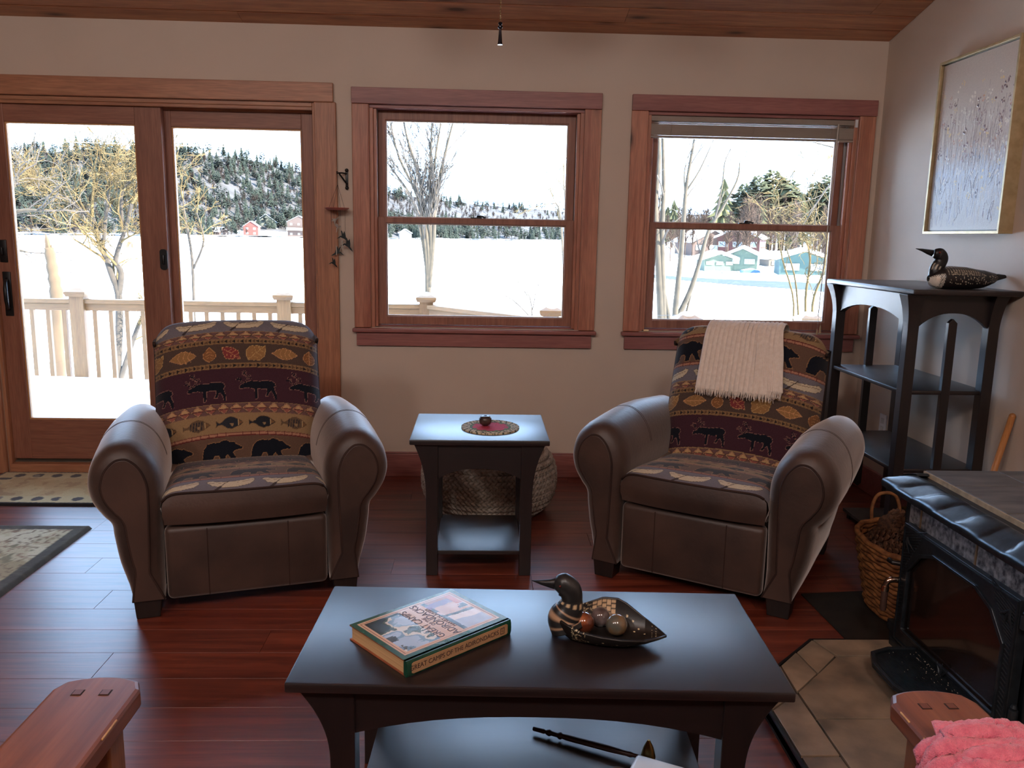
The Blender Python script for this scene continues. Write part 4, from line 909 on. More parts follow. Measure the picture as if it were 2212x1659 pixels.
# side panels (stone)
M_['soap']=mk('soapstone',(150,150,152),(50,50,56),60,rough=.5,bmp=.2,detail=10,lo=.32,hi=.66)
for s in (-1,1): Sv('side_stone',B().box(.05,.44,s*(hwid-.004)-.012,s*(hwid-.004)+.012,.09,.53),M_['soap'],bevel=.003)
# stone band above the door
jj=[.275,-.058,-.29]
Sv('front_stone',B().box(.004,.03,.238,.306,.425,.535),M_['soap'],bevel=.002); Sv('front_stone',B().box(.004,.03,-.056,.234,.425,.535),M_['soap'],bevel=.002); Sv('front_stone',B().box(.004,.03,-.306,-.062,.425,.535),M_['soap'],bevel=.002)
for yv in (.236,-.059): Sv('mortar_joint',B().box(.002,.03,yv-.0035,yv+.0035,.425,.535),mk('tan_mortar',(122,98,72),rough=.8))
# ornate rim round the top: sloped moulding with leaf relief
nU,nV=150,18
def rim(pa,pb,nm,inw):
    pa,pb=Vector(pa),Vector(pb); L=(pb-pa).length; d=(pb-pa)/L; n=Vector(inw); G=np.zeros((nU,nV,3))
    prof=catmull([(-.058,.528),(-.060,.542),(-.052,.553),(-.030,.566),(-.006,.580),(.010,.585),(.018,.583)],3); prof=np.array(prof)[np.linspace(0,18,nV).round().astype(int)]
    for i in range(nU):
        s=i/(nU-1); ph=(s*L/.19)%1.0; mit=0
        for j in range(nV):
            q=j/(nV-1); leaf=.006*max(0,math.sin(q*PI))*(math.cos((ph-.25-(q-.5)*.5)*2*PI)>.0)*abs(math.cos((ph-.25-(q-.5)*.5)*2*PI))**.35
            o=prof[j]; ee=min(max(-o[0],-.02),.06)           # mitre the ends
            along=-ee+(L+2*ee)*s
            P=pa+d*along+n*float(o[0]); G[i,j]=(P.x,P.y,o[1]+leaf)
    return Sv(nm,B().grid(G),M_['rimiron'],ang=32,recalc=False)
M_['rimiron']=mk('polished_iron_rim',(70,78,86),(54,60,66),30,rough=.28,metal=.75,bmp=.05)
rim((0,hwid+.0,0),(0,-hwid,0),'front_rim',(1,0,0)); rim((.48,hwid,0),(0,hwid,0),'side_rim',(0,-1,0)); rim((0,-hwid,0),(.48,-hwid,0),'side_rim',(0,1,0))
Sv('rim_under',B().box(-.052,.50,-hwid-.052,hwid+.052,.522,.536).box(.01,.50,-hwid+.01,hwid-.01,.53,.575),M_['blackiron'],bevel=.003)
M_['toptile']=mk('top_slate',(106,102,96),(72,70,68),7,stretch=(1,4,1),rough=.6,bmp=.3,lo=.3,hi=.7,detail=9,vary=.06)
edges=[.43-.02,.172,-.083,-.335+.02]; edges=[.345,.172,-.083,-.34]
for a,b in zip(edges[:-1],edges[1:]):
    Sv('top_tile',B().box(.062,.30,b+.0015,a-.0015,.572,.592),M_['toptile'],bevel=.002); Sv('top_tile',B().box(.303,.52,b+.0015,a-.0015,.572,.592),M_['toptile'],bevel=.002)
Sv('tile_edge',B().box(.057,.062,-.34,.345,.575,.590),mk('tan_stone_edge',(170,152,124),(140,124,100),40,rough=.8))
# door: cast frame with cut-cornered opening
dz0,dz1,dy0,dy1=.030,.432,-.292,.292
oc=lambda y0,y1,z0,z1,c,c2:[(y0,z0+c2),(y0,z1-c),(y0+c*.62,z1-c*.30),(y0+c*1.4,z1),(y1-c*1.4,z1),(y1-c*.62,z1-c*.30),(y1,z1-c),(y1,z0+c2),(y1-c2,z0),(y0+c2,z0)]
outerp=[(dy0,dz0+.1),(dy0,dz1-.1),(dy0,dz1),(dy0+.1,dz1),(dy1-.1,dz1),(dy1,dz1),(dy1,dz1-.1),(dy1,dz0+.1),(dy1,dz0),(dy0,dz0)]
gl=oc(-.246,.248,.080,.388,.10,.004)
dr=Sv('stove_door',B().ring(outerp,gl,-.016,.012,'x'),M_['blackiron'],bevel=.003)
gi=oc(-.241,.243,.085,.383,.10,.004); gout=oc(-.250,.252,.076,.392,.10,.004)
Sv('glass_trim',B().ring(gout,gi,-.0205,-.012,'x'),M_['rimiron'],dr,bevel=.0015)
Sv('glass',B().prism(gl,-.006,-.002,'x'),mk('smoked_stove_glass',(26,20,18),(44,30,24),6,rough=.08,spec=.6,coat=.5,lo=.35,hi=.75),dr)
o2=[(dy0+.006,dz0+.006),(dy1-.006,dz0+.006),(dy1-.006,dz1-.006),(dy0+.006,dz1-.006)]; i2=[(dy0+.010,dz0+.010),(dy1-.010,dz0+.010),(dy1-.010,dz1-.010),(dy0+.010,dz1-.010)]
Sv('bead',B().ring(o2,i2,-.020,-.015,'x'),M_['blackiron'],dr)
rb=B()
for s,yc in ((1,dy1),(-1,dy0)):            # ribbed corner panels
    for k in range(13):
        f=k/12; z=dz1-.030-.105*f; rb.tube([(-.0165,yc-s*.014,z),(-.0165,yc-s*(.014+.095*(1-f)+.02),z+.035*(1-f)+.006)],.0022,5)
    for k in range(16): z=.30-k*.0135; rb.tube([(-.0165,yc-s*.014,z),(-.0165,yc-s*.036,z+.008)],.0020,5)
Sv('ribbing',rb,M_['blackiron'],dr,label='fine diagonal ribs on the door corners',kind='stuff')
def bud(y,z,a):
    b=B(); 
    for k in (-1,0,1):
        q=a+k*.5; b.tube([(-.018,y,z),(-.021,y+.02*math.cos(q),z+.02*math.sin(q)),(-.018,y+.05*math.cos(q+.12*k),z+.05*math.sin(q+.12*k))],[.003,.0045,.001],6)
    return b
for (y,z,a) in ((.262,.392,-1.9),(-.262,.392,-1.2),(0,.048,1.57)): Sv('leaf_relief',bud(y,z,a),M_['blackiron'],dr,ang=50)
hn=B().tube(catmull([(-.012,.296,.232),(-.034,.298,.232),(-.048,.300,.226),(-.054,.302,.208)],5),.0095,12); hn.lathe([(.012,-.004),(.0125,.0),(.012,.012),(.010,.014)],14,(-.054,.302,.196))
hh=Sv('handle_elbow',hn,M_['chrome'],dr,ang=40,label='copper-toned handle elbow')
Sv('handle_grip',B().lathe([(.0001,-.072),(.0095,-.072),(.0105,-.066),(.0105,-.004),(.0095,0),(.0001,0)],16,(-.054,.302,.196)),wood('handle_wood',(52,36,32),(74,52,44),'z',.5),dr,ang=40)
for z in (.10,.36):
    Sv('hinge',B().lathe([(.011,0),(.012,.004),(.012,.032),(.011,.036)],12,(-.006,-.305,z)).lathe([(.006,.036),(.009,.042),(.006,.05),(.0001,.053)],12,(-.006,-.305,z)),M_['blackiron'],dr,ang=40)
Sv('air_lever',B().tube([(.03,.33,.27),(-.01,.352,.27),(-.012,.375,.27)],.0085,10),M_['black'],ang=40)
Sv('bottom_rail',B().rbox((.008,0,.012),(.05,2*hwid-.02,.03),.005,2).box(-.010,.03,-hwid+.03,hwid-.03,.02,.030),M_['blackiron'],ang=40)
# ash lip: cut-cornered tray with ridges
tr=[(-.006,.175),(-.075,.175),(-.170,.140),(-.215,.06),(-.222,-.04),(-.222,-.10),(-.170,-.16),(-.006,-.175)]
tr=[(.0,.165),(-.10,.165),(-.168,.135),(-.196,.065),(-.196,-.065),(-.168,-.135),(-.10,-.165),(.0,-.165)]
ti=[(-.004,.152),(-.096,.152),(-.158,.126),(-.183,.060),(-.183,-.060),(-.158,-.126),(-.096,-.152),(-.004,-.152)]
lip=Sv('ash_lip',B().prism(tr,.050,.056,'z').ring(tr,ti,.056,.066,'z'),M_['blackiron'],bevel=.002)
rg=B()
for k in range(44):
    x=-.006-k*.004; e=.148 if x>-.096 else (.148-(-.096-x)/.062*.022 if x>-.158 else max(.02,.126-(-.158-x)/.025*.066))
    rg.box(x-.0012,x+.0012,-e,e,.056,.0585)
Sv('ridges',rg,M_['blackiron'],lip)
ash=B()
for k in range(70): 
    q=random.random()**2; ash.sphere((-.02-q*.10,random.uniform(-.14,.14),.059),random.uniform(.0008,.002),5,4)
tag(Sv('ash_crumbs',ash,mk('ash_grey',(150,140,128),rough=1),None,loc=(SX,SY,HZ)),'scattered pale ash crumbs on the stove ash lip','ash',kind='stuff')
Sv('flue_collar',B().lathe([(.075,.60),(.078,.64),(.075,.66)],28,(.40,0,0)).tube([(.40,0,.64),(.40,0,2.9)],.074,24),M_['black']) if False else None
# ================================================================ basket with pinecones
bs=thing('wicker_basket','woven brown wicker basket with loop handles holding pinecones','basket',(1.63,2.825,.006))
M_['wicker']=mk('wicker',(150,98,52),(104,62,32),40,rough=.7,bmp=.3)
def bsec(z): q=z/.27; return .150+.052*q, .180+.058*q
rows=15; nn=72
for j in range(rows):
    z=.012+j*.0178; a_,b_=bsec(z); pts=[]
    for k in range(nn+1):
        a=2*PI*k/nn; c,s=math.cos(a),math.sin(a); rr=1+.018*math.sin(a*nn/4+PI*(j%2)); pts.append((a_*rr*math.copysign(abs(c)**.85,c),b_*rr*math.copysign(abs(s)**.85,s),z+.003*math.sin(a*nn/4)))
    obj('wicker_row',B().tube(pts,.0092,6,cap=False),M_['wicker'],bs,smooth=True)
for k in range(22):
    a=2*PI*k/22; c,s=math.cos(a),math.sin(a); p=[]
    for z in (.0,.13,.27): a_,b_=bsec(z); p.append((a_*math.copysign(abs(c)**.85,c)*.985,b_*math.copysign(abs(s)**.85,s)*.985,z))
    obj('stake',B().tube(p,.005,5),M_['wicker'],bs)
a_,b_=bsec(.27); pts=[(a_*math.copysign(abs(math.cos(2*PI*k/60))**.85,math.cos(2*PI*k/60)),b_*math.copysign(abs(math.sin(2*PI*k/60))**.85,math.sin(2*PI*k/60)),.276+.003*math.sin(k*1.6)) for k in range(61)]
obj('rim',B().tube(pts,.0105,8,cap=False),M_['wicker'],bs,smooth=True)
obj('basket_floor',B().lathe([(.001,.004),(1,.004),(1,.010),(.001,.010)],30,sx=.145,sy=.175),M_['wicker'],bs)
for sy_ in (1,-1):
    cx=-.02
    obj('handle',B().tube(catmull([(cx-.052,sy_*b_*.97,.26),(cx-.055,sy_*b_*1.0,.33),(cx-.03,sy_*b_*1.02,.38),(cx+.03,sy_*b_*1.02,.38),(cx+.055,sy_*b_*1.0,.33),(cx+.052,sy_*b_*.97,.26)],6),.007,8),M_['wicker'],bs,smooth=True)
def cone_mesh(seed):
    r=random.Random(seed); b=B(); n=70
    b.sphere((0,0,0),.02,8,6,(1,1,1.5))
    for k in range(n):
        q=(k+.5)/n; z=-.038+.076*q; R=.028*math.sin(PI*min(1,q*.86+.12))**.8+.004; a=k*2.39996; o=Vector((math.cos(a),math.sin(a),0)); s=Vector((-math.sin(a),math.cos(a),0)); up=Vector((0,0,1)); el=.1+.7*q
        d=o*math.cos(el)+up*math.sin(el); c=o*(R*.45)+up*z; L=R*.75+.004; W=.0085
        tip=c+d*L; b.add([c-s*W*.4,c+s*W*.4,tip+s*W,tip-s*W,tip+up*.0045+d*.002,c+up*.003],[(0,1,2,3),(3,2,4),(0,5,1),(5,4,2),(5,2,1),(5,3,4),(5,0,3)])
    return b.mesh('pinecone',M_['cone'],recalc=False)
M_['cone']=mk('pinecone_brown',(112,74,50),(62,40,28),60,rough=.8,vary=.25)
cms=[cone_mesh(i) for i in range(3)]
ci=0
for ring_,z,nn_,fr_ in ((0,.25,3,.25),(1,.24,8,.68),(0,.295,4,.38),(1,.280,6,.70)):
    for k in range(nn_):
        a=2*PI*(k+.3*ci%1)/nn_+ring_+z*40; x=.2*fr_*math.cos(a); y=.24*fr_*math.sin(a)
        o=obj('pinecone',cms[ci%3],None,None,loc=(1.63+x,2.825+y,.006+z+random.uniform(-.006,.012))); o.rotation_euler=(random.uniform(-1.4,1.4),random.uniform(-1.4,1.4),random.uniform(0,6)); s=random.uniform(.95,1.35); o.scale=(s,s,s)
        tag(o,'dry brown pinecone heaped in the wicker basket','pinecone','pinecones in the basket'); ci+=1
for k in range(6):      # lower layer that the heap rests on
    a=k*1.05; o=obj('pinecone',cms[k%3],None,None,loc=(1.63+.08*math.cos(a),2.825+.1*math.sin(a),.17)); o.scale=(1.3,)*3; o.rotation_euler=(k,k*.7,k*2); tag(o,'dry brown pinecone heaped in the wicker basket','pinecone','pinecones in the basket')
# iron fire-tool scroll stand behind the basket
sd=thing('iron_scroll_stand','low black iron plant stand with slate top beside the shelf leg','stand',(1.93,3.72,0))
obj('slate_top',B().prism([(-.09,.20),(-.09,-.03),(.06,-.22),(.19,-.22),(.19,.20)],.028,.045,'z'),mk('dark_slate',(70,62,58),(56,50,48),14,rough=.5),sd,bevel=.002)
for x,y in ((-.07,.17),(-.07,-.01),(.07,-.19),(.16,.17)): obj('foot',B().lathe([(.010,0),(.008,.028)],10,(x,y,0)),M_['black'],sd)
sci=thing('iron_candle_holder','small black wrought-iron candle holder with curled stems on the slate stand','candle holder',(1.95,3.60,.045))
def spiral(cx,cy,cz,r,turns,a0=0): return [(cx+r*(1-i/40)*math.cos(a0+i/40*turns*2*PI),cy,cz+r*(1-i/40)*math.sin(a0+i/40*turns*2*PI)) for i in range(36)]
obj('stem',B().tube(spiral(-.02,0,.06,.05,1.5,-1.6),.004,6).tube(spiral(.05,0,.05,.042,1.3,2.0),.004,6),M_['black'],sci,smooth=True)
obj('drip_pan',B().lathe([(.001,.085),(.03,.086),(.036,.092),(.034,.088),(.001,.081)],20,(.05,0,.01)),M_['brass'],sci,ang=40); obj('leg',B().tube([(0,0,.0),(0,0,.05)],.004,6).tube([(-.05,0,.003),(.08,0,.003)],.003,6).tube([(.05,0,.0),(.05,0,.095)],.003,6),M_['black'],sci)
# ================================================================ tall dark shelf by the side wall
sh=thing('etagere_shelf','tall open dark espresso shelf with arched ends against the side wall','shelf',(1.94,3.635,0))
y0,y1=-.365,.365; x0,x1=-.205,.175; zt=1.182; lw=.045
obj('top',B().rbox((.0,0,zt-.011),(.45,.84,.022),.006,3),M_['espressoz'],sh,ang=40)
def fl_leg(x,sx,y,sy):
    n=10; G=[]; zb=zt-.022
    for i in range(n+1):
        q=i/n; f=.030*(1-q)**2.2; G.append((zb-.16*q,f))
    G.append((0,0))
    vs=[]; 
    for z,f in G:
        xa=x if sx<0 else x-lw; xb=x+lw if sx<0 else x
        if sx<0: xa-=f
        else: xb+=f*.4
        ya=y if sy<0 else y-lw; yb=y+lw if sy<0 else y
        if sy<0: ya-=f
        else: yb+=f
        vs+=[(xa,ya,z),(xb,ya,z),(xb,yb,z),(xa,yb,z)]
    m=len(G); fs=[(0,1,2,3),((m-1)*4+3,(m-1)*4+2,(m-1)*4+1,(m-1)*4)]
    for i in range(m-1):
        for k in range(4): fs.append((i*4+k,i*4+(k+1)%4,i*4+4+(k+1)%4,i*4+4+k))
    return B().add(vs,fs)
for sx,x in ((-1,x0),(1,x1)):
    for sy,y in ((-1,y0),(1,y1)): obj('leg',fl_leg(x,sx,y,sy),M_['espressoz'],sh,bevel=.002)
zb=zt-.022
for yv in (y0+.012,y1-.032):
    a,b=x0+lw,x1-lw
    obj('end_apron',B().prism([(a,zb),(a,zb-.135)]+arc(a,b,zb-.135,zb-.075)+[(b,zb-.135),(b,zb)],yv,yv+.02,'y'),M_['espressoz'],sh)
    xm=(a+b)/2
    pk=[(xm-.018,.16),(xm,.145),(xm+.018,.16),(xm+.018,1.045),(xm,1.062),(xm-.018,1.045)]
    obj('end_slat',B().prism(pk,yv-.004,yv+.018,'y'),M_['espressoz'],sh,bevel=.0015)
for xv in (x0+.012,x1-.032):
    a,b=y0+lw,y1-lw
    obj('long_apron',B().prism([(a,zb),(a,zb-.13)]+arc(a,b,zb-.13,zb-.075)+[(b,zb-.13),(b,zb)],xv,xv+.02,'x'),M_['espressoz'],sh)
for z in (.765,.430): obj('shelf_board',B().rbox(((x0+x1)/2,0,z-.009),(x1-x0-.012,y1-y0-.02,.018),.004,2),M_['espressoz'],sh,ang=40)
# ---------------------------------------------------------------- loon decoy on top
ld=thing('loon_decoy','carved black and white loon decoy standing on top of the dark shelf','decoy',(1.985,3.34,zt),R_(3))
nL,nA=150,90; t_=np.linspace(0,1,nL); 
bx=-.155+t_*.31; hz=np.interp(t_,[0,.04,.12,.28,.5,.75,.9,1],[.012,.030,.043,.048,.047,.036,.022,.006]); hy_=np.interp(t_,[0,.05,.15,.35,.6,.8,.93,1],[.010,.032,.052,.060,.056,.040,.020,.008]); cz=np.interp(t_,[0,.1,.3,.7,.9,1],[.040,.042,.044,.040,.045,.052])
G=np.zeros((nL,nA,3)); an=np.linspace(0,2*PI,nA)
for i in range(nL):
    s=np.sin(an); c=np.cos(an); zz=cz[i]+hz[i]*np.where(s>0,s,np.maximum(s,-.92)); G[i,:,0]=bx[i]; G[i,:,1]=hy_[i]*np.sign(c)*np.abs(c)**.85; G[i,:,2]=np.maximum(zz,.0)
T,A=np.meshgrid(t_,an,indexing='ij'); col=np.zeros((nL,nA,3)); col[:]=s2l((26,24,26)); S=np.sin(A)
chk=(T>.16)&(T<.62)&(S>.35); fx=((T-.16)/.034)%1; fy=(A/.115)%1; col[chk&(fx>.45)&(fy>.42)]=s2l((170,160,142))
for k in range(210):
    tx=random.uniform(.2,.95); aa=random.uniform(-.5,.6); aa=aa if random.random()<.5 else PI-aa
    m=((T-tx)*.31)**2+(((A-aa+PI)%(2*PI)-PI)*.045)**2<.0017**2; col[m]=s2l((216,204,178))
col[(T<.14)&(S<.5)&(((T*60+S*4)%1)>.45)]=s2l((214,206,190)); col[(T<.09)&(S<.3)]=s2l((222,214,200))
bb=B().grid(G); bb.norm=False; bb.col=col.reshape(-1,3); body=obj('body',bb,M_['loon'],ld,smooth=True,recalc=False)
pth=catmull([(-.118,0,.055),(-.125,0,.080),(-.112,0,.103),(-.108,0,.122),(-.120,0,.138),(-.142,0,.141)],8); rr=np.interp(np.linspace(0,1,len(pth)),[0,.2,.42,.62,.8,1],[.036,.028,.026,.027,.027,.016])
nk=B().tube(pth,[(r,r*.8) for r in rr],36); cc=np.zeros((len(nk.v),3)); cc[:]=s2l((24,24,26))
for i in range(len(pth)):
    f=i/(len(pth)-1)
    for k in range(36):
        if .18<f<.30 and k%3==0: cc[i*36+k]=s2l((200,190,170))
nk.col=cc; nk.norm=False; hd=obj('head',nk,M_['loon'],ld,smooth=True,recalc=False)
obj('bill',B().tube([(-.148,0,.143),(-.170,0,.148),(-.192,0,.154),(-.222,0,.160)],[(.0135,.009),(.010,.007),(.006,.0045),(.001,.001)],12),M_['black'],hd,smooth=True)
for s in (-1,1): obj('eye',B().sphere((-.130,s*.0205,.146),.0036,10,8),mk('decoy_eye',(120,26,18),rough=.1),hd,smooth=True)
obj('tail',B().prism([(.13,.035),(.172,.048),(.168,.060),(.13,.064)],-.022,.022,'y'),M_['black'],ld,bevel=.005)
# ---------------------------------------------------------------- framed flower painting on the side wall
fy0,fy1,fz0,fz1=3.338,3.925,1.408,2.182
pt=thing('flower_painting','tall framed painting of pale meadow wildflowers on the side wall','painting',(XR,(fy0+fy1)/2,fz0)); hy2=(fy1-fy0)/2; H=fz1-fz0; dep=.06
M_['goldframe']=mk('champagne_frame',(196,176,136),(176,156,116),30,rough=.35,metal=.35)
o=[(-hy2,0),(hy2,0),(hy2,H),(-hy2,H)]; i=[(-hy2+.012,.012),(hy2-.012,.012),(hy2-.012,H-.012),(-hy2+.012,H-.012)]
obj('frame',B().ring(o,i,-dep,0,'x'),M_['goldframe'],pt,bevel=.001)
ib=[(-hy2+.016,.016),(hy2-.016,.016),(hy2-.016,H-.016),(-hy2+.016,H-.016)]
obj('shadow_gap',B().ring(i,ib,-.03,-.012,'x'),M_['black'],pt)
cw,chh=2*hy2-.034,H-.034; Rc=Ras(cw,chh,.0022,(196,180,166))
# x runs from the window end (0) towards the camera, y runs down
ny=Rc.ny; g=np.linspace(0,1,ny)[:,None,None]
def lerp(a,b,t): return a+(b-a)*t
top_=np.array(s2l((198,182,168))); mid_=np.array(s2l((190,170,156))); low_=np.array(s2l((196,202,214))); btm=np.array(s2l((206,204,198)))
Rc.im[:]=np.where(g<.35,top_,np.where(g<.58,lerp(top_,mid_,(g-.35)/.23),np.where(g<.66,lerp(mid_,low_,(g-.58)/.08),lerp(low_,btm,(g-.66)/.34))))
hgt=np.zeros((Rc.ny,Rc.nx)); rs=random.Random(3)
def stroke(x,y,dx,dy,w_,c,hh=.0012):
    p=[(x,y),(x+dx*.5+rs.uniform(-.004,.004),y+dy*.5),(x+dx,y+dy)]; before=Rc.im.copy() if False else None
    Rc.line(p,w_,c)
def petal(x,y,r,c):
    n=rs.choice([4,5,6])
    for k in range(n):
        a=rs.uniform(0,6.28); Rc.poly([(x+r*.25*math.cos(a),y+r*.25*math.sin(a)),(x+r*math.cos(a-.35),y+r*math.sin(a-.35)),(x+r*1.15*math.cos(a),y+r*1.15*math.sin(a)),(x+r*math.cos(a+.35),y+r*math.sin(a+.35))],c)
for k in range(520):
    y=rs.uniform(.36,.98)*chh; x=rs.random()*cw; L=rs.uniform(.02,.09); v=rs.choice([(214,214,214),(180,184,196),(206,200,192),(170,166,168)]) if y>.58*chh else rs.choice([(204,188,172),(170,150,138),(214,204,192),(184,164,150)])
    stroke(x,y,rs.uniform(-.02,.02),-L,rs.uniform(.002,.006),v)
for k in range(46):
    x=rs.random()*cw; y0_=rs.uniform(.5,.72)*chh; L=rs.uniform(.14,.30); stroke(x,y0_,rs.uniform(-.03,.03),-L,.0024,rs.choice([(146,126,116),(166,146,134),(132,114,108)]))
for k in range(24): stroke(rs.random()*cw,rs.uniform(.66,.96)*chh,rs.uniform(-.03,.03),-rs.uniform(.03,.08),.0032,rs.choice([(104,100,116),(84,80,96)]))
for k in range(88):
    x=rs.random()*cw; y=rs.uniform(.14,.58)*chh; petal(x,y,rs.uniform(.008,.017),rs.choice([(110,74,78),(92,62,70),(226,214,196),(224,196,140),(190,140,112),(150,120,116)]))
for k in range(22): petal(rs.random()*cw,rs.uniform(.55,.9)*chh,rs.uniform(.010,.020),rs.choice([(228,224,218),(120,116,128),(226,208,160)]))
lum=Rc.im.mean(2); hgt=(lum-lum.mean())*.004
yl=np.linspace(hy2-.017,-hy2+.017,Rc.nx); zl=np.linspace(H-.017,.017,Rc.ny)
cg=B().grid(np.array([np.stack([np.full(Rc.nx,-.045)-np.abs(hgt[j])*.8,yl,np.full(Rc.nx,zl[j])],-1) for j in range(Rc.ny)])); cg.norm=False; cg.col=Rc.im.reshape(-1,3)
obj('canvas',cg,vcmat('oil_paint',.42,.3,160,spec=.45,mul=.08),pt,smooth=True,recalc=False)
obj('backing',B().box(-.042,-.001,-hy2+.01,hy2-.01,.01,H-.01),M_['black'],pt)
# ---------------------------------------------------------------- outlet, broom stick
ol=thing('wall_outlet','white electrical outlet plate low on the side wall behind the shelf','outlet',(XR,4.229,.404))
obj('plate',B().rbox((-.003,0,0),(.006,.072,.115),.002,2),M_['white'],ol,ang=40)
for z in (-.022,.022): obj('socket',B().rbox((-.0065,0,z),(.003,.03,.028),.004 if False else .001,1),mk('socket_white',(206,206,204),rough=.4),ol)
stk=thing('wooden_pole','plain wooden broom-like pole leaning against the side wall','pole',(1.97,3.13,0))
obj('shaft',B().tube([(0,0,.002),(.09,.018,.35),(.174,.035,.685)],.013,12),wood('pole_wood',(170,110,60),(196,136,82),'z',.45,vary=0),stk,smooth=True); obj('tip',B().sphere((.174,.035,.685),.0134,12,8),wood('pole_tip',(160,104,56),(186,126,74),'z',.45),stk,smooth=True)
# ================================================================ rugs
def rugtop(R,th,nm,mat,loc,par=None):
    b=B(); n=R.ny; G=np.zeros((R.nx,R.ny,3)); G[:,:,0]=(R.x-R.w/2)[:,None]; G[:,:,1]=(R.y-R.h/2)[None,:]
    ex=np.minimum(R.x,R.w-R.x)[:,None]; ey=np.minimum(R.y,R.h-R.y)[None,:]; e=np.minimum(ex,ey); G[:,:,2]=th*np.clip(e/.008,0,1)**.5+rng.rand(R.nx,R.ny)*.0022*(e>.01)
    b.grid(G); b.norm=False; b.col=R.im.transpose(1,0,2).reshape(-1,3); return b
def fuzz(R,s,seed):
    r=np.random.RandomState(seed); X,Y=np.meshgrid(R.x,R.y); a=np.zeros_like(X)
    for o in range(4):
        f=s*2**o; g=r.rand(int(R.h*f)+3,int(R.w*f)+3); xi=X*f; yi=Y*f; i=xi.astype(int); j=yi.astype(int); fx=xi-i; fy=yi-j
        a+=((g[j,i]*(1-fx)+g[j,i+1]*fx)*(1-fy)+(g[j+1,i]*(1-fx)+g[j+1,i+1]*fx)*fy)/2**o
    return X,Y,a/1.875
M_['rug']=vcmat('wool_pile',1.0,.8,500,spec=.05,sheen=.2)
R1=Ras(.95,.56,.006,(196,172,128)); X,Y,f=fuzz(R1,9,4); ex=np.minimum(np.minimum(X,.95-X),np.minimum(Y,.56-Y))
R1.im[f>.55]=s2l((178,150,112)); R1.im[f<.40]=s2l((206,186,140)); bd=(ex<.125)&(ex>.03); R1.im[bd]=s2l((204,188,146))
t=np.where(np.minimum(Y,.56-Y)<.125,X,Y); leafm=bd&(np.sin(t*2*PI/.10)>-.1)&(np.abs(ex-.078)<.035*(.4+.6*np.abs(np.sin(t*2*PI/.10)))); R1.im[leafm&(f>.30)]=s2l((74,72,78)); R1.im[leafm&(f>.6)]=s2l((140,132,120)); R1.im[ex<.022]=s2l((46,46,50))
tag(obj('door_mat',rugtop(R1,.012,'door_mat',None,None),M_['rug'],loc=(-2.17,4.275,0),smooth=True,recalc=False),'tan rug with dark leaf border right inside the sliding door','rug')
R2=Ras(2.2,1.75,.009,(196,184,150)); X,Y,f=fuzz(R2,7,9); ex=np.minimum(np.minimum(X,2.2-X),np.minimum(Y,1.75-Y))
X2,Y2,f2=fuzz(R2,16,12); R2.im[f>.56]=s2l((168,152,116)); R2.im[f<.40]=s2l((212,202,172)); R2.im[(np.abs(f2-.5)<.022)]=s2l((124,104,80)); R2.im[(ex>.30)&(f2>.64)]=s2l((74,74,66)); R2.im[(np.abs(ex-.29)<.012)]=s2l((150,134,100)); R2.im[(ex<.29)&(np.abs(f-.47)<.012)]=s2l((150,116,92)); R2.im[(ex<.29)&(f2>.68)]=s2l((134,126,96)); R2.im[ex<.058]=s2l((66,62,54)); R2.im[(ex<.058)&(f2>.55)]=s2l((78,74,62))
tag(obj('area_rug',rugtop(R2,.016,'area_rug',None,None),M_['rug'],loc=(-1.772-1.1,3.685-.875,0),smooth=True,recalc=False),'cream patterned area rug with wide charcoal border on the left','rug')
# ================================================================ wind chime and its bracket
br=thing('plant_bracket','small black iron wall bracket next to the door casing','bracket',(-.722,D,1.62))
obj('back_bar',B().rbox((0,-.005,.025),(.014,.008,.085),.003,2).sphere((0,-.006,.07),.010,12,8).sphere((0,-.006,-.022),.010,12,8),M_['black'],br,ang=40)
obj('arm',B().tube([(0,-.008,.052),(-.02,-.035,.054),(-.036,-.058,.052),(-.041,-.064,.046),(-.042,-.062,.06)],.004,8),M_['black'],br,smooth=True); obj('brace',B().tube([(0,-.008,-.002),(-.032,-.05,.048)],.0045,8),M_['black'],br)
ch=thing('wind_chime','hanging wind chime of dark metal hummingbirds under a red plate','wind chime',(-.763,D-.066,1.672))
M_['redplate']=mk('red_chime_plate',(176,96,82),(156,80,68),20,rough=.4); M_['bird']=mk('verdigris_bird',(62,72,74),(46,54,58),40,rough=.45,metal=.4); M_['birdl']=mk('pale_bird',(206,206,198),(190,192,186),40,rough=.3,metal=.3); M_['string']=mk('chime_string',(52,44,42),rough=.8)
obj('plate',B().lathe([(.001,-.193),(.050,-.193),(.066,-.183),(.064,-.180),(.001,-.180)],8,(-.005,0,0)),M_['redplate'],ch,ang=30)
sb=B()
for k in range(4):
    a=k*PI/2+.6; sb.tube([(0,0,-.005),(.001,0,-.06),(.045*math.cos(a)-.005,.045*math.sin(a),-.182)],.0009,4)
obj('hanger',sb,M_['string'],ch)
HB=[(.0,.0),(.018,.004),(.026,.010),(.034,.006),(.05,.0),(.066,-.012),(.082,-.020),(.072,-.006),(.062,.004),(.060,.022),(.052,.048),(.044,.030),(.038,.046),(.030,.052),(.034,.030),(.034,.018),(.024,.018),(.016,.010)]
birds=[(-.024,.02,-.255,.62,'birdl',-1.35,.9),(-.002,-.03,-.285,.66,'birdl',-.9,1.2),(.018,-.02,-.325,.85,'bird',.0,.5),(.036,.01,-.365,.95,'bird',.15,-.3),(.004,.03,-.41,.85,'bird',PI,.4),(-.034,-.01,-.465,.7,'bird',.1,.7)]
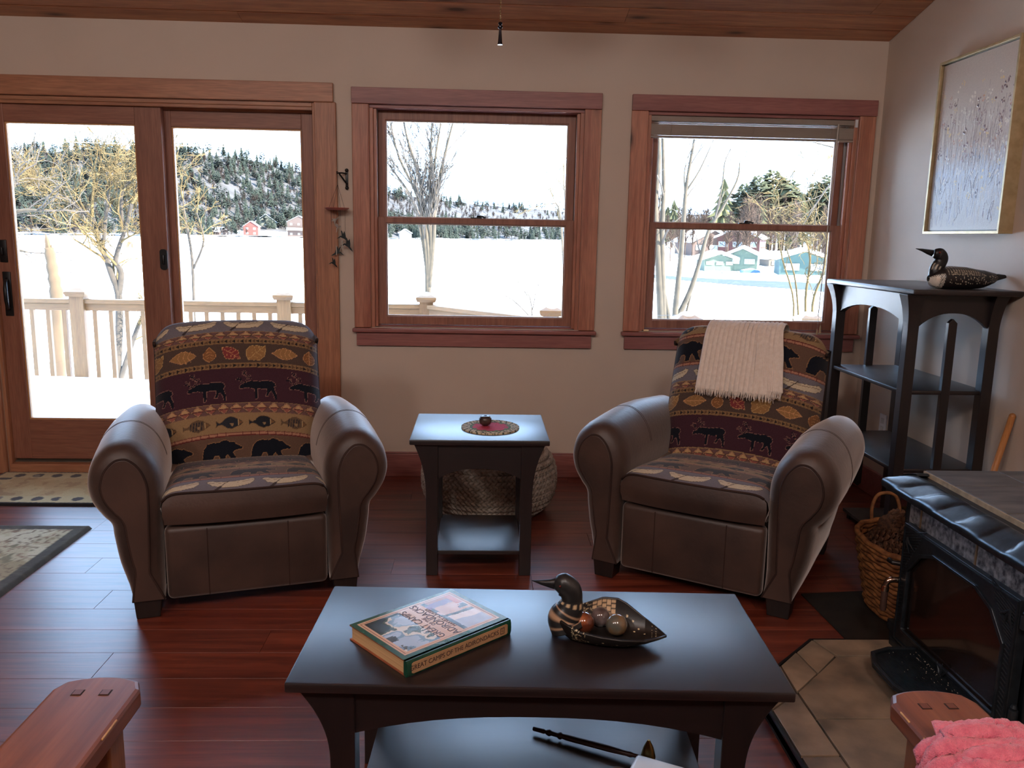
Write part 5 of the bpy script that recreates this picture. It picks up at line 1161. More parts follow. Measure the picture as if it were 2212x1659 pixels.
for k,(x,y,z,s,m,ry,rz) in enumerate(birds):
    b=B().prism([(a*s-.03*s,c_*s-.02*s) for a,c_ in HB],-.0012,.0012,'y')
    if abs(abs(ry)-PI)<.01: b.tf(Matrix.Rotation(PI,4,'Z')); ry=.2
    o=obj('hummingbird',b,M_[m],ch,loc=(x,y,z)); o.rotation_euler=(0,ry,rz)
    obj('string',B().tube([(x,y,-.185),(x,y,z)],.0008,4),M_['string'],ch)
obj('tube',B().tube([(-.014,.02,-.38),(-.014,.02,-.43)],.0025,8).tube([(.02,.0,-.35),(.022,.0,-.40)],.0025,8),M_['birdl'],ch)
# ================================================================ ceiling fan (above the frame) with its pull chain
FX,FY=.057,3.0; zf=2.50
fan=thing('ceiling_fan','ceiling fan whose beaded pull chain hangs into the top of the picture','ceiling fan',(FX,FY,zf))
obj('downrod',B().tube([(0,0,.08),(0,0,zc(FY)-zf)],.014,12).lathe([(.07,zc(FY)-zf-.05),(.075,zc(FY)-zf)],20),M_['black'],fan)
obj('motor',B().lathe([(.001,-.05),(.07,-.05),(.11,-.02),(.12,.03),(.10,.07),(.04,.09),(.001,.09)],28),M_['black'],fan,smooth=True)
for k in range(5):
    a=2*PI*k/5+.3; b=B().box(.10,.19,-.018,.018,.018,.024); b.rbox((.40,0,.026),(.44,.125,.006),.0028,1); b.tf(Matrix.Rotation(a,4,'Z')@Matrix.Rotation(.12,4,'X')); obj('blade',b,M_['espresso'],fan)
ztop=-.05; zb_=2.081-zf
cb_=B()
n_=int((ztop-zb_)/.0068)
for i in range(n_): cb_.sphere((0,0,ztop-i*.0068),.0026,6,4)
obj('pull_chain',cb_,M_['brass'],fan,smooth=True,kind='stuff')
obj('chain_pull',B().lathe([(.0001,.002),(.006,.0),(.0075,-.004),(.006,-.0075),(.0045,-.010),(.0085,-.013),(.0085,-.017),(.004,-.021),(.0042,-.026),(.0072,-.066),(.0085,-.0705),(.0085,-.073),(.0001,-.073)],20,(0,0,zb_)),mk('dark_bronze_pull',(34,32,40),(28,26,32),20,rough=.22,metal=.7),fan,ang=40)
# ================================================================ pendant lamps under the ridge, behind the camera
for k,(x,y) in enumerate(((-2.5,-.6),(-1.0,-.6),(.5,-.6))):
    pd=thing('pendant_lamp',['left warm pendant lamp high behind the camera','middle warm pendant lamp high behind the camera','right warm pendant lamp high behind the camera'][k],'lamp',(x,y,2.95),group='pendant lamps')
    obj('cord',B().tube([(0,0,.15),(0,0,zc(y)-2.95)],.004,6),M_['black'],pd); obj('shade',B().lathe([(.03,.16),(.05,.14),(.11,.02),(.12,0),(.115,0),(.045,.13),(.03,.15)],24),M_['brass'],pd,smooth=True)
    bm_=bpy.data.materials.new('lamp_bulb'); bm_.use_nodes=True; p=bm_.node_tree.nodes['Principled BSDF']; p.inputs['Emission Color'].default_value=(1,.72,.42,1); p.inputs['Emission Strength'].default_value=25
    nn_=bm_.node_tree.nodes.new('ShaderNodeTexNoise'); bm_.node_tree.links.new(nn_.outputs['Color'],p.inputs['Base Color'])
    obj('bulb',B().sphere((0,0,.03),.035,14,10),bm_,pd,smooth=True)
    l=bpy.data.lights.new('pendant_light','POINT'); l.energy=LAMP_W; l.color=(1,.95,.93); l.shadow_soft_size=.22; lo=bpy.data.objects.new('pendant_light',l); C.objects.link(lo); lo.location=(x,y,2.86)
# ================================================================ outside: deck, yard, lake, far shore
LZ=-3.6; SNZ=.105
struct('deck',B().box(-6,4.2,D+WT,7.15,-.32,-.22),M_['railwood'],'wooden deck under the snow',recalc=False)
n1,n2=90,60; G=np.zeros((n1,n2,3)); xs=np.linspace(-6,3.6,n1); ys=np.linspace(D+WT+.005,7.02,n2)
for i,x in enumerate(xs):
    lim=7.02 if x<-.4 else max(5.45,7.02-(x+.4)*1.12)
    for j in range(n2):
        y=ys[0]+(lim-ys[0])*j/(n2-1); h=SNZ-.03*(j==n2-1)+.012*math.sin(x*2.1+y*1.3)+.01*math.sin(y*5-x)+.008*rng.rand()-.10*max(0,(5.0-y))
        G[i,j]=(x,y,h)
dsn=obj('deck_snow',B().grid(G).grid(np.array([[tuple(G[i,-1]),(G[i,-1,0],G[i,-1,1]+.02,-.24)] for i in range(n1)])),M_['snow'],smooth=True,recalc=False); tag(dsn,'deep snow lying on the deck outside the door','snow',kind='stuff')
# railing
posts=[(-5.07,7.05),(-3.357,7.05),(-1.65,7.05),(-.456,7.05),(.513,5.99),(1.41,5.56),(2.31,5.70),(3.2,5.7)]
rl=thing('deck_railing','tan wooden deck railing with capped posts outside the door','railing',(-.45,7.05,-.22)); ox,oy,oz=-.45,7.05,-.22
PT=.868
pb=B().box(-.058,.058,-.058,.058,0,PT-.07-oz); pcap=B().add([(-.075,-.075,PT-.07-oz),(.075,-.075,PT-.07-oz),(.075,.075,PT-.07-oz),(-.075,.075,PT-.07-oz),(-.085,-.085,PT-.045-oz),(.085,-.085,PT-.045-oz),(.085,.085,PT-.045-oz),(-.085,.085,PT-.045-oz),(-.085,-.085,PT-.03-oz),(.085,-.085,PT-.03-oz),(.085,.085,PT-.03-oz),(-.085,.085,PT-.03-oz),(-.02,-.02,PT-oz),(.02,-.02,PT-oz),(.02,.02,PT-oz),(-.02,.02,PT-oz)],[(3,2,1,0),(12,13,14,15)]+[(4*a+k,4*a+(k+1)%4,4*a+4+(k+1)%4,4*a+4+k) for a in range(3) for k in range(4)])
pm=pb.mesh('post',M_['railwoodz'],recalc=False); pcm=pcap.mesh('post_cap',M_['railwood'],recalc=False)
bal=B().box(-.017,.017,-.017,.017,.06,.90).mesh('baluster',M_['railwoodz'],recalc=False)
for k,(x,y) in enumerate(posts):
    po=obj('post',pm,None,rl,loc=(x-ox,y-oy,0)); obj('post_cap',pcm,None,po)
    if k>1 and k!=7:
        sc0=B().sphere((0,0,0),1,14,8,(1,1,1)); sc0.v=[(a*.062,b*.062,max(c,-.1)*.034) for a,b,c in sc0.v]
        obj('snow_cap',sc0,M_['snow'],po,loc=(random.uniform(-.01,.01),0,PT-.022-oz),smooth=True)
for (a,b) in zip(posts[:-1],posts[1:]):
    va,vb=Vector((a[0]-ox,a[1]-oy,0)),Vector((b[0]-ox,b[1]-oy,0)); d=vb-va; L=d.length; an_=math.atan2(d.y,d.x)
    r=B().box(.055,L-.055,-.045,.045,.775-oz-.035,.775-oz).box(.055,L-.055,-.022,.022,.775-oz-.095,.775-oz-.035); obj('top_rail',r,M_['railwood'],rl,loc=va,rz=an_,bevel=.004)
    obj('bottom_rail',B().box(.055,L-.055,-.02,.02,.06,.12),M_['railwood'],rl,loc=va,rz=an_)
    n=max(2,int(round((L-.12)/.135)))
    for i in range(n):
        q=.06+(L-.12)*(i+.5)/n; p=va+d/L*q; obj('baluster',bal,None,rl,loc=(p.x,p.y,0),rz=an_)
for x0_,x1_,y_ in ((-1.55,-.55,7.05),(-2.9,-2.5,7.05)):
    m_=B(); G=np.array([[ (x0_+(x1_-x0_)*i/20,y_+.05*j/4*2-.05,.777+.018*math.sin(PI*j/4)*math.sin(PI*i/20)*(.7+.3*math.sin(i*1.3))) for j in range(5)] for i in range(21)]); tag(obj('rail_snow',m_.grid(G-np.array([x0_,y_,.777])),M_['snow'],loc=(x0_,y_,.777),smooth=True,recalc=False),'thin snow ridge on the deck rail '+('near the middle window' if x0_>-2 else 'by the left post'),'snow')
# yard falling to the lake, lake ice
def yard(x,y): return -.7-2.9*min(1,max(0,(y-6.5)/9.0))+.05*math.sin(x*1.1)+.05*math.sin(y*.9+x*.4)
n1,n2=90,40; G=np.zeros((n1,n2,3))
for i in range(n1):
    for j in range(n2):
        x=-40+90*i/(n1-1); y=4.8+14*j/(n2-1); G[i,j]=(x,y,yard(x,y)-(.25 if j==n2-1 else 0))
struct('ground',B().grid(G),M_['snow'],'snow-covered yard sloping down to the lake',smooth=True,recalc=False)
struct('lake_ice',B().add([(-900,16,LZ),(1500,16,LZ),(1500,1500,LZ),(-900,1500,LZ)],[(0,1,2,3)]),M_['snow'],'frozen lake covered with white snow',recalc=False)
# far shore line and wooded hill behind it: view column, shore distance, height of the tree line
KD=1.285
def ray_(px,v=515.0): return _f+_R*((px-1106)/FPX)-_U*((v-829.5)/FPX)
COLS=[(-260,400,345),(-60,415,312),(60,425,300),(180,450,290),(300,480,291),(420,520,300),(540,570,318),(650,590,346),(760,610,372),(850,640,395),(950,690,412),(1060,760,426),(1220,850,440),(1400,930,446),(1650,1000,452),(1950,1050,455)]
TH=13.0
HC=[]
for px,ds,vy in COLS:
    d=ray_(px,vy); dr=ds*KD*1.32; HC.append((px,ds*KD,EYE+d.z/d.y*dr-TH*1.05))
def hill_pt(u,v):
    k=u*(len(HC)-1); i=min(int(k),len(HC)-2); f=k-i; a,b=HC[i],HC[i+1]
    px=a[0]*(1-f)+b[0]*f; ds=a[1]*(1-f)+b[1]*f; zt=a[2]*(1-f)+b[2]*f
    dd=ray_(px); y=ds*(1+.32*v); return (dd.x/dd.y*y,y,LZ+.15+min(1,v*10)*.7+(zt-LZ-.85)*(max(0,v-.11)/.89)**1.05)
n1,n2=110,26; G=np.array([[hill_pt(i/(n1-1),j/(n2-1)) for j in range(n2)] for i in range(n1)]); G[:,:,2]+=rng.rand(n1,n2)*1.2
hb=B().grid(G); hb.m=[1 if (f%(n2-1))<(4 if .38<(f//(n2-1))/(n1-1)<.54 else 2) else 0 for f in range(len(hb.f))]
struct('hill',hb,[mk('shaded_forest_floor',(26,25,25),(38,38,40),.06,rough=1,lo=.42,hi=.56),M_['snow']],'wooded hillside on the far shore',smooth=True,recalc=False)  # shade of the trees on the snow is painted into this dark floor
def conifer(seed,H=1.0):
    r=random.Random(seed); b=B(); b.tube([(0,0,-.08),(0,0,.9*H)],[.018,.004],5,mi=1); L=9
    for k in range(L):
        q=k/L; z0=H*(.10+.86*q); R=(.20*(1-q)**.8+.015)*r.uniform(.8,1.15); n=9; h=H*.15; vs=[(0,0,min(z0+h,H*1.0))]
        for i in range(2*n):
            a=PI*i/n+k; rr=R*(1 if i%2==0 else .42)*r.uniform(.7,1.15); vs.append((rr*math.cos(a),rr*math.sin(a),z0-(.035 if i%2==0 else -.01)*H+r.uniform(-.01,.01)))
        b.add(vs,[(0,1+i,1+(i+1)%(2*n)) for i in range(2*n)])
    return b
def pine(seed,H=1.0,nc=26):        # ragged white pine, open plumes
    r=random.Random(seed); b=B(); b.tube([(0,0,-.08),(.01,0,.5),(0,.01,.96*H)],[.02,.014,.004],5,mi=1)
    for k in range(nc):
        q=(k+.5)/nc; z=H*(.28+.70*q); a=k*2.4+r.random(); L=(.06+.20*math.sin(PI*min(1,.25+q*.75)))*r.uniform(.7,1.2); c=Vector((math.cos(a)*L*.6,math.sin(a)*L*.6,z+.03)); 
        for m in range(5):
            d=Vector((r.gauss(0,1),r.gauss(0,1),r.gauss(0,.35))).normalized()*L*.55; e=Vector((-d.y,d.x,r.uniform(.02,.05))).normalized()*L*.26; b.add([c-d*.3,c+e,c+d,c-e+Vector((0,0,.02)),c+Vector((0,0,.035))],[(0,1,4),(1,2,4),(2,3,4),(3,0,4)])
    return b
def bare(seed,H=1.0,n=34,tk=1.0):
    r=random.Random(seed); b=B(); b.tube([(0,0,-.08),(r.uniform(-.02,.02),0,.4),(r.uniform(-.03,.03),r.uniform(-.02,.02),.9)],[.016,.010,.003],4)
    for k in range(n):
        q=.25+.7*r.random(); p=Vector((0,0,q*.9)); a=r.uniform(0,6.28); el=r.uniform(.5,1.25); L=.34*(1.05-q)*r.uniform(.6,1.2)+.05; d=Vector((math.cos(a)*math.cos(el),math.sin(a)*math.cos(el),math.sin(el)))
        m=p+d*L*.5; e=p+d*L+Vector((0,0,.03)); b.tube([p,m,e],[.0055*tk,.0035*tk,.001*tk],3,cap=False)
        for s in range(2):
            d2=(d+Vector((r.gauss(0,.6),r.gauss(0,.6),r.gauss(0,.4)))).normalized(); b.tube([m,m+d2*L*.45],[.003*tk,.0008*tk],3,cap=False)
    return b
M_['needle']=mk('hazed_evergreen_needles',(43,49,43),(29,35,32),.35,rough=1,vary=.18,spec=.1); M_['needle2']=mk('sunlit_pine_needles',(54,55,37),(39,43,32),.8,rough=1,vary=.15,spec=.1); M_['bark']=mk('grey_bark',(48,44,40),(36,32,30),1,rough=1); M_['twig2']=mk('pale_bare_twigs',(57,46,39),(45,37,31),.3,rough=1,vary=.12,spec=.1); M_['twig']=mk('bare_twigs',(36,31,28),(30,25,23),.3,rough=1,vary=.12,spec=.1)  # hillside needles lightened: distance haze is put into their colour
cm_=[conifer(i).mesh('conifer',[M_['needle'],M_['bark']],recalc=False) for i in range(4)]+[pine(i+9).mesh('pine',[M_['needle'],M_['bark']],recalc=False) for i in range(4)]
bm2=[bare(i,1.0,34,2.0).mesh('bare_tree',M_['twig'],recalc=False) for i in range(5)]
rt=random.Random(21)
def scatter(n,kind,vr,ur,hr,first):
    for k in range(n):
        u=rt.uniform(*ur); v=rt.uniform(*vr); v=v+.15 if (.40<u<.52 and v<.17) else v; p=hill_pt(u,v); s=rt.uniform(*hr)
        if kind=='con': nm='evergreen_tree'; me=cm_[rt.randrange(8)]; lab='distant evergreen on the wooded hillside across the lake'; gr='evergreens across the lake'; ct='tree'
        else: nm='bare_tree'; me=bm2[rt.randrange(5)]; lab='distant leafless tree on the wooded hillside across the lake'; gr='leafless trees across the lake'; ct='tree'
        o=bpy.data.objects.new(nm,me); C.objects.link(o); o.location=p; o.rotation_euler=(0,0,rt.uniform(0,6.28)); w_=s*rt.uniform(1.0,1.5); o.scale=(w_,w_,s); tag(o,lab,ct,gr)
scatter(110,'con',(.02,1.0),(.06,.56),(11,17),0); scatter(110,'con',(.80,1.0),(.08,.62),(10,15),0); scatter(80,'con',(.0,.30),(.52,.86),(11,17),0)
scatter(160,'bare',(.03,.9),(.1,.56),(9,13),0); scatter(120,'bare',(.3,1.0),(.54,.9),(9,13),0); scatter(20,'bare',(.0,.05),(.1,.5),(7,11),0)
def vcon(r,u): return r.uniform(.02,1)**.9 if u<.56 else (r.uniform(0,.45) if r.rand()<.8 else r.uniform(.8,1))
def vbare(r,u): return r.uniform(.02,1) if (u<.56 and r.rand()<.6) else r.uniform(.25,1)
def forest(nm,meshes,n,lab,hr,wv,seed,VF):
    r=np.random.RandomState(seed); V=[];F=[];M=[];o=0
    src=[]
    for me in meshes:
        v=np.empty(len(me.vertices)*3); me.vertices.foreach_get('co',v); src.append((v.reshape(-1,3),[tuple(p.vertices) for p in me.polygons],[p.material_index for p in me.polygons]))
    b=B()
    for k in range(n):
        v,f,m=src[r.randint(len(src))]; u=r.uniform(.05,.9); vv=VF(r,u); vv=vv+.17 if (.395<u<.52 and vv<.17) else vv; p=hill_pt(u,vv); s=r.uniform(*hr); a=r.rand()*6.28; w_=s*r.uniform(1,wv); c,sn_=math.cos(a),math.sin(a)
        q=np.stack([(v[:,0]*c-v[:,1]*sn_)*w_+p[0],(v[:,0]*sn_+v[:,1]*c)*w_+p[1],v[:,2]*s+p[2]],-1); V.append(q); F+= [tuple(i+o for i in t) for t in f]; M+=m; o+=len(v)
    me=bpy.data.meshes.new(nm); me.from_pydata(np.concatenate(V).tolist(),[],F)
    for mm in meshes[0].materials: me.materials.append(mm)
    me.polygons.foreach_set('material_index',M); ob=bpy.data.objects.new(nm,me); C.objects.link(ob); tag(ob,lab,'forest',kind='stuff')
forest('evergreen_forest',cm_,1500,'dense evergreen woods filling the hillside across the lake',(9,15),1.6,5,vcon)
forest('leafless_woods',bm2[:3],1000,'hazy grey leafless woods filling the hillside across the lake',(8,12),1.9,6,vbare)
# ---------------------------------------------------------------- houses on the far shore
def house(nm,lab,px,py,w_,d_,hh,wallc,roofc,rot,gable=.35,win=2,floors=1,z0=None,porch=False,wm=None):
    t=thing(nm,lab,'house',(px,py,LZ+1.0 if z0 is None else z0),rot); wm=mk(nm+'_siding',tuple(int(q*.34) for q in wallc),None,2,rough=.9); rm=roofc
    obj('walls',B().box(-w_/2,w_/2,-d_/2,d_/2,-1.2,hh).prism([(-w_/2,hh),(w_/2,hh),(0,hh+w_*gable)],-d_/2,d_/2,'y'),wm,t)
    e=.6; al=math.atan2(w_*gable,w_/2)
    for s in (-1,1):
        obj('roof_slope',B().add([(0,-d_/2-e,hh+w_*gable+.1),(0,d_/2+e,hh+w_*gable+.1),(s*(w_/2+e),d_/2+e,hh-e*2*gable+.1),(s*(w_/2+e),-d_/2-e,hh-e*2*gable+.1),(0,-d_/2-e,hh+w_*gable+.55),(0,d_/2+e,hh+w_*gable+.55),(s*(w_/2+e),d_/2+e,hh-e*2*gable+.5),(s*(w_/2+e),-d_/2-e,hh-e*2*gable+.5)],[(0,1,2,3),(7,6,5,4),(0,3,7,4),(1,5,6,2),(2,6,7,3),(0,4,5,1)]),rm,t)
    fw=mk(nm+'_trim',(120,120,116),None,2,rough=.8); gm=mk(nm+'_panes',(90,100,112),(70,80,92),2,rough=.2)
    for f in range(floors):
        for k in range(win):
            x=-w_/2+w_*(k+.5)/win; z=hh*(f+.32)/floors; ww=min(1.0,w_/win*.34); h2=hh/floors*.42
            o=obj('window',B().box(x-ww,x+ww,-d_/2-.12,-d_/2,z,z+h2),fw,t); obj('window_pane',B().box(x-ww*.85,x-.08,-d_/2-.16,-d_/2-.1,z+.15,z+h2-.15).box(x+.08,x+ww*.85,-d_/2-.16,-d_/2-.1,z+.15,z+h2-.15),gm,o)
    if porch: obj('porch',B().box(-w_/2-.4,w_/2+.4,-d_/2-3,-d_/2,hh*.42,hh*.46).box(-w_/2-.2,-w_/2,-d_/2-2.9,-d_/2-2.6,-1,hh*.42).box(w_/2,w_/2+.2,-d_/2-2.9,-d_/2-2.6,-1,hh*.42).box(-w_/2-.4,w_/2+.4,-d_/2-3,-d_/2-2.9,hh*.46,hh*.6),fw,t)
    return t
SN=M_['snow']; bluer=mk('frosted_metal_roof',(120,126,136),(112,118,128),2,rough=.5)
def far(px,dist): # ground point in view column px at a given distance
    v=ray_(px); dist*=KD; return v.x/v.y*dist,dist
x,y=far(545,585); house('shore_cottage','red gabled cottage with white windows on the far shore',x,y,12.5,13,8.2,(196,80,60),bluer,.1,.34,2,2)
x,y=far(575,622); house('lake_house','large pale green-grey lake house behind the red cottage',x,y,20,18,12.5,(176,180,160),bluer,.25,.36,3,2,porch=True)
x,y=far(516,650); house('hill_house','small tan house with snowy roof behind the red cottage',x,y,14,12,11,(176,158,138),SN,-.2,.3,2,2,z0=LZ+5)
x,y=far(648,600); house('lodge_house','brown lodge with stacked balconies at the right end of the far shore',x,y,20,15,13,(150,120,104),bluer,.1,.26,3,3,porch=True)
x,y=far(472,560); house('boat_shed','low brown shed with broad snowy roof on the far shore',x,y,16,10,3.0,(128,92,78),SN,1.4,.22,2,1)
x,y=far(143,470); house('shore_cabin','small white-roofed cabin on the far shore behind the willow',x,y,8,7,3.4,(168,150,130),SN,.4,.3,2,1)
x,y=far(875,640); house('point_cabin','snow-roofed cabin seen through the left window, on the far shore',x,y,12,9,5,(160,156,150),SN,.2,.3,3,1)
# ice-fishing tent
x,y=far(282,178); it=thing('ice_tent','small red ice-fishing tent out on the frozen lake','tent',(x,y,LZ)); obj('shell',B().add([(-1.0,-.9,0),(1.0,-.9,0),(1.0,.9,0),(-1.0,.9,0),(-.6,-.5,1.6),(.6,-.5,1.6),(.6,.5,1.6),(-.6,.5,1.6)],[(0,1,5,4),(1,2,6,5),(2,3,7,6),(3,0,4,7),(4,5,6,7)]),mk('red_tent',(126,50,40),(116,44,36),2,rough=.8),it); obj('door_flap',B().box(-.3,.3,-.86,-.80,.05,1.0),mk('tent_flap',(170,70,60),rough=.8),it)
# ---------------------------------------------------------------- near right-hand shore
def lakept(px,vy): d=ray_(px,vy); t=(LZ-EYE)/d.z; return (d.x*t,d.y*t)
n1,n2=60,16; G=np.zeros((n1,n2,3))
for i in range(n1):
    f=i/(n1-1); ax,ay=lakept(1370+f*560,591+f*31); ay+=1.2*math.sin(f*19)
    for j in range(n2):
        q=j/(n2-1); G[i,j]=(ax+q*16,ay+q*95,LZ-.15+(.3*min(1,q*9)+3.6*q**1.6)*min(1,(f+.01)*14)+.18*rng.rand()*(j>0))
struct('shore_bank',B().grid(G),M_['snow'],'snowy bank of the near shore on the right',smooth=True,recalc=False)
ow=B().prism([lakept(*p) for p in ((1380,592),(1500,600),(1600,605),(1750,611),(1900,622),(1900,646),(1750,627),(1600,617),(1500,608),(1380,598))],LZ-.02,LZ+.04,'z'); struct('open_water',ow,mk('grey_ice_water',(40,45,50),(32,37,42),.4,rough=.7,spec=.1),'strip of open grey water along the near shore')
def nf(px,dist): v=ray_(px); return v.x/v.y*dist,dist
def gz(px,dist,vy): d=ray_(px,vy); return EYE+d.z/d.y*dist
def nh(nm,lab,px,di,vy,w_,d_,hh,c,rot,gb,win): x,y=nf(px,di); house(nm,lab,x,y,w_,d_,hh,c,SN,rot,gb,win,1,z0=gz(px,di,vy))
nh('green_boathouse','pale green boathouse with snowy roof on the near shore',1608,126,577,4.4,6,1.75,(150,186,156),-.35,.22,2)
nh('green_annex','long low green shed attached left of the pale green boathouse',1548,125,577,4.6,3.4,1.2,(146,182,152),.10,.16,3)
nh('teal_boathouse','teal boathouse with a broad snowy roof at the right edge of the view',1735,116,594,6.6,5,2.2,(88,150,146),-.2,.16,2)
nh('red_camp','red camp building with snowy roofs up the bank behind the green boathouse',1602,168,543,8.5,7,2.6,(156,70,62),-.5,.22,3)
nh('brown_camp','brown camp house with big snowy roof behind the bare trees',1522,170,548,9.5,7,2.4,(150,114,96),.3,.24,3)
nh('grey_shed','small weathered shed between the green and the teal boathouse',1672,135,578,3.0,3,1.5,(160,140,112),.2,.2,1)
x,y=nf(1625,118); tb=thing('covered_boat','boat under a bright blue tarp on the near shore','boat',(x,y,gz(1625,118,590)),.1); obj('hull',B().prism([(-1.3,.1),(-1.1,-.25),(1.0,-.25),(1.3,.1)],-.5,.5,'y'),mk('hull_white',(100,104,110),rough=.5),tb); obj('tarp',B().prism([(-1.35,.08),(1.35,.08),(1.2,.42),(0,.55),(-1.2,.4)],-.6,.6,'y'),mk('blue_tarp',(34,66,116),(28,56,98),3,rough=.5),tb); obj('snow_cover',B().prism([(-1.1,.42),(1.1,.42),(.2,.66)],-.5,.5,'y'),SN,tb)
x,y=nf(1580,119); rw=thing('grey_rowboat','grey rowboat pulled up in the snow on the near shore','boat',(x,y,gz(1580,119,590)),-.1); obj('hull',B().prism([(-1.2,.22),(-.9,-.2),(.9,-.2),(1.3,.28)],-.45,.45,'y'),mk('rowboat_grey',(60,58,56),rough=.6),rw); obj('seat',B().box(-.2,.2,-.45,.45,.2,.25),mk('rowboat_seat',(80,68,54),rough=.7),rw)
# trees on the near shore
pn=[pine(i+30,1.0,80).mesh('pine',[M_['needle2'],M_['bark']],recalc=False) for i in range(3)]; cn2=[conifer(i+50).mesh('conifer',[M_['needle2'],M_['bark']],recalc=False) for i in range(3)]; bn2=[bare(i+70,1,80,1.3).mesh('bare_tree',M_['twig2'],recalc=False) for i in range(4)]
def nt_(lst,nm,px,dist,top,wd,lab,gr):
    x,y=nf(px,dist); q=max(0,min(1,(y-100)/95)); zb=LZ+.2+3.6*q**1.6; H=gz(px,dist,top)-zb; o=bpy.data.objects.new(nm,rt.choice(lst)); C.objects.link(o); o.location=(x,y,zb); o.scale=(H*wd,H*wd,H); o.rotation_euler=(0,0,rt.uniform(0,6)); tag(o,lab,'tree',gr)
nt_(cn2,'spruce_tree',1557,175,384,1.5,'spire-topped spruce standing alone left of the big pines','near shore evergreens')
for px,di,tp,wd in ((1628,205,384,1.25),(1662,210,372,1.5),(1700,215,392,1.3),(1752,200,398,1.2),(1780,195,382,1.3),(1600,215,400,1.2)): nt_(pn,'pine_tree',px,di,tp,wd,'tall sunlit pine on the near right-hand shore','near shore evergreens')
for px,di,tp,wd in ((1452,190,430,1.6),(1440,200,445,1.7),(1640,190,430,1.6),(1725,190,415,1.6),(1590,210,440,1.8)): nt_(cn2,'spruce_tree',px,di,tp,wd,'short green spruce on the near right-hand shore','near shore spruces')
for k in range(64):
    px=rt.uniform(1400,1850); nt_(bn2,'bare_tree',px,rt.uniform(140,215),rt.uniform(405,470) if px>1600 else rt.uniform(440,490),rt.uniform(.7,1.2),'leafless tree in the grove on the near right-hand shore','leafless grove on the near shore')
def near_woods():
    r=np.random.RandomState(3); V=[];F=[];o=0
    for k in range(150):
        me=bn2[r.randint(4)]; v=np.empty(len(me.vertices)*3); me.vertices.foreach_get('co',v); v=v.reshape(-1,3); px=r.uniform(1395,1860); di=r.uniform(200,262); x,y=nf(px,di); zb=LZ+3.7; H=gz(px,di,r.uniform(395,450) if px>1600 else r.uniform(435,480))-zb; a=r.rand()*6.28; c_,s_2=math.cos(a),math.sin(a)
        V.append(np.stack([(v[:,0]*c_-v[:,1]*s_2)*H*1.2+x,(v[:,0]*s_2+v[:,1]*c_)*H*1.2+y,v[:,2]*H+zb],-1)); F+=[tuple(i+o for i in p.vertices) for p in me.polygons]; o+=len(v)
    me=bpy.data.meshes.new('near_woods'); me.from_pydata(np.concatenate(V).tolist(),[],F); me.materials.append(M_['twig2']); ob=bpy.data.objects.new('near_woods',me); C.objects.link(ob); tag(ob,'greyish leafless woods behind the camps on the near shore','woods',kind='stuff')
near_woods()
# ================================================================ trees in the yard
def branchy(b,p,d,L,r,depth,rg,spread,kids,grav,seg=4,wig=.16,ratio=.62,n=5,minr=.0025,tips=None,rr=.55):
    pts=[Vector(p)]; rad=[r]; d=Vector(d).normalized(); q=Vector(p)
    for i in range(seg):
        d=(d+Vector((rg.gauss(0,wig),rg.gauss(0,wig),rg.gauss(0,wig)+grav))).normalized(); q=q+d*(L/seg); pts.append(q.copy()); rad.append(max(minr,r*(1-(1-rr)*(i+1)/seg)))
    b.tube(pts,rad,n if r>.02 else 4 if r>.008 else 3,cap=False)
    if depth==0: return
    for k in range(kids[0]+rg.randrange(kids[1]+1)):
        t=rg.uniform(.35,1.0); i=min(int(t*seg),seg-1); f=t*seg-i; pp=pts[i]*(1-f)+pts[i+1]*f; dr_=(pts[i+1]-pts[i]).normalized()
        nd_=(dr_+Vector((rg.gauss(0,spread),rg.gauss(0,spread),rg.gauss(0,spread)*.7+.12))).normalized()
        branchy(b,pp,nd_,L*ratio*rg.uniform(.7,1.25),max(minr,rad[i]*rg.uniform(.45,.65)),depth-1,rg,spread,kids,grav,seg,wig,ratio,n,minr,tips,rr)
M_['willow']=mk('golden_willow_bark',(78,66,43),(66,55,35),3,rough=.9,spec=.1); M_['wtrunk']=mk('willow_trunk_bark',(43,37,30),(30,26,21),12,rough=1,bmp=.5); M_['ybark']=mk('lichen_bark',(53,46,35),(39,34,25),8,rough=1,bmp=.5); M_['snag']=mk('dead_wood',(62,49,32),(38,28,19),5,stretch=(1,1,.15),rough=1,bmp=.6); M_['tw2']=mk('thin_grey_twigs',(54,48,42),(45,40,34),5,rough=1)
def at(px,dist,v): # point seen at pixel column px,row v at distance dist (used to place trunks where they stand)
    dd=_f+_R*((px-1106)/FPX)-_U*((v-829.5)/FPX); k=dist/dd.y; return Vector((dd.x*k,dist,EYE+dd.z*k))
def tree(nm,lab,base,stems,mat,twigmat,depth,kids,spread,grav,ratio,seed,wig=.16,minr=.003,seg=4,cat='tree'):
    rg=random.Random(seed); t=thing(nm,lab,cat,tuple(base)); tb=B(); cb=B()
    for (pts,r0,r1,L) in stems:
        P=catmull([tuple(Vector(p)-Vector(base)) for p in pts],4); n=len(P); rad=[r0+(r1-r0)*i/(n-1) for i in range(n)]; tb.tube(P,rad,9)
        for k in range(kids[0]*3):
            i=rg.randrange(int(n*.35),n); d=(Vector(P[min(i+1,n-1)])-Vector(P[i-1])).normalized()
            nd_=(d+Vector((rg.gauss(0,spread),rg.gauss(0,spread),rg.gauss(0,spread)*.6))).normalized(); branchy(cb,P[i],nd_,L*rg.uniform(.6,1.1),rad[i]*.5,depth,rg,spread,kids,grav,seg,wig,ratio,5,minr)
        d=(Vector(P[-1])-Vector(P[-2])).normalized(); branchy(cb,P[-1],d,L,r1,depth,rg,spread,kids,grav,seg,wig,ratio,5,minr)
    obj('trunk',tb,mat,t,smooth=True); obj('branches',cb,twigmat,t,recalc=False); return t
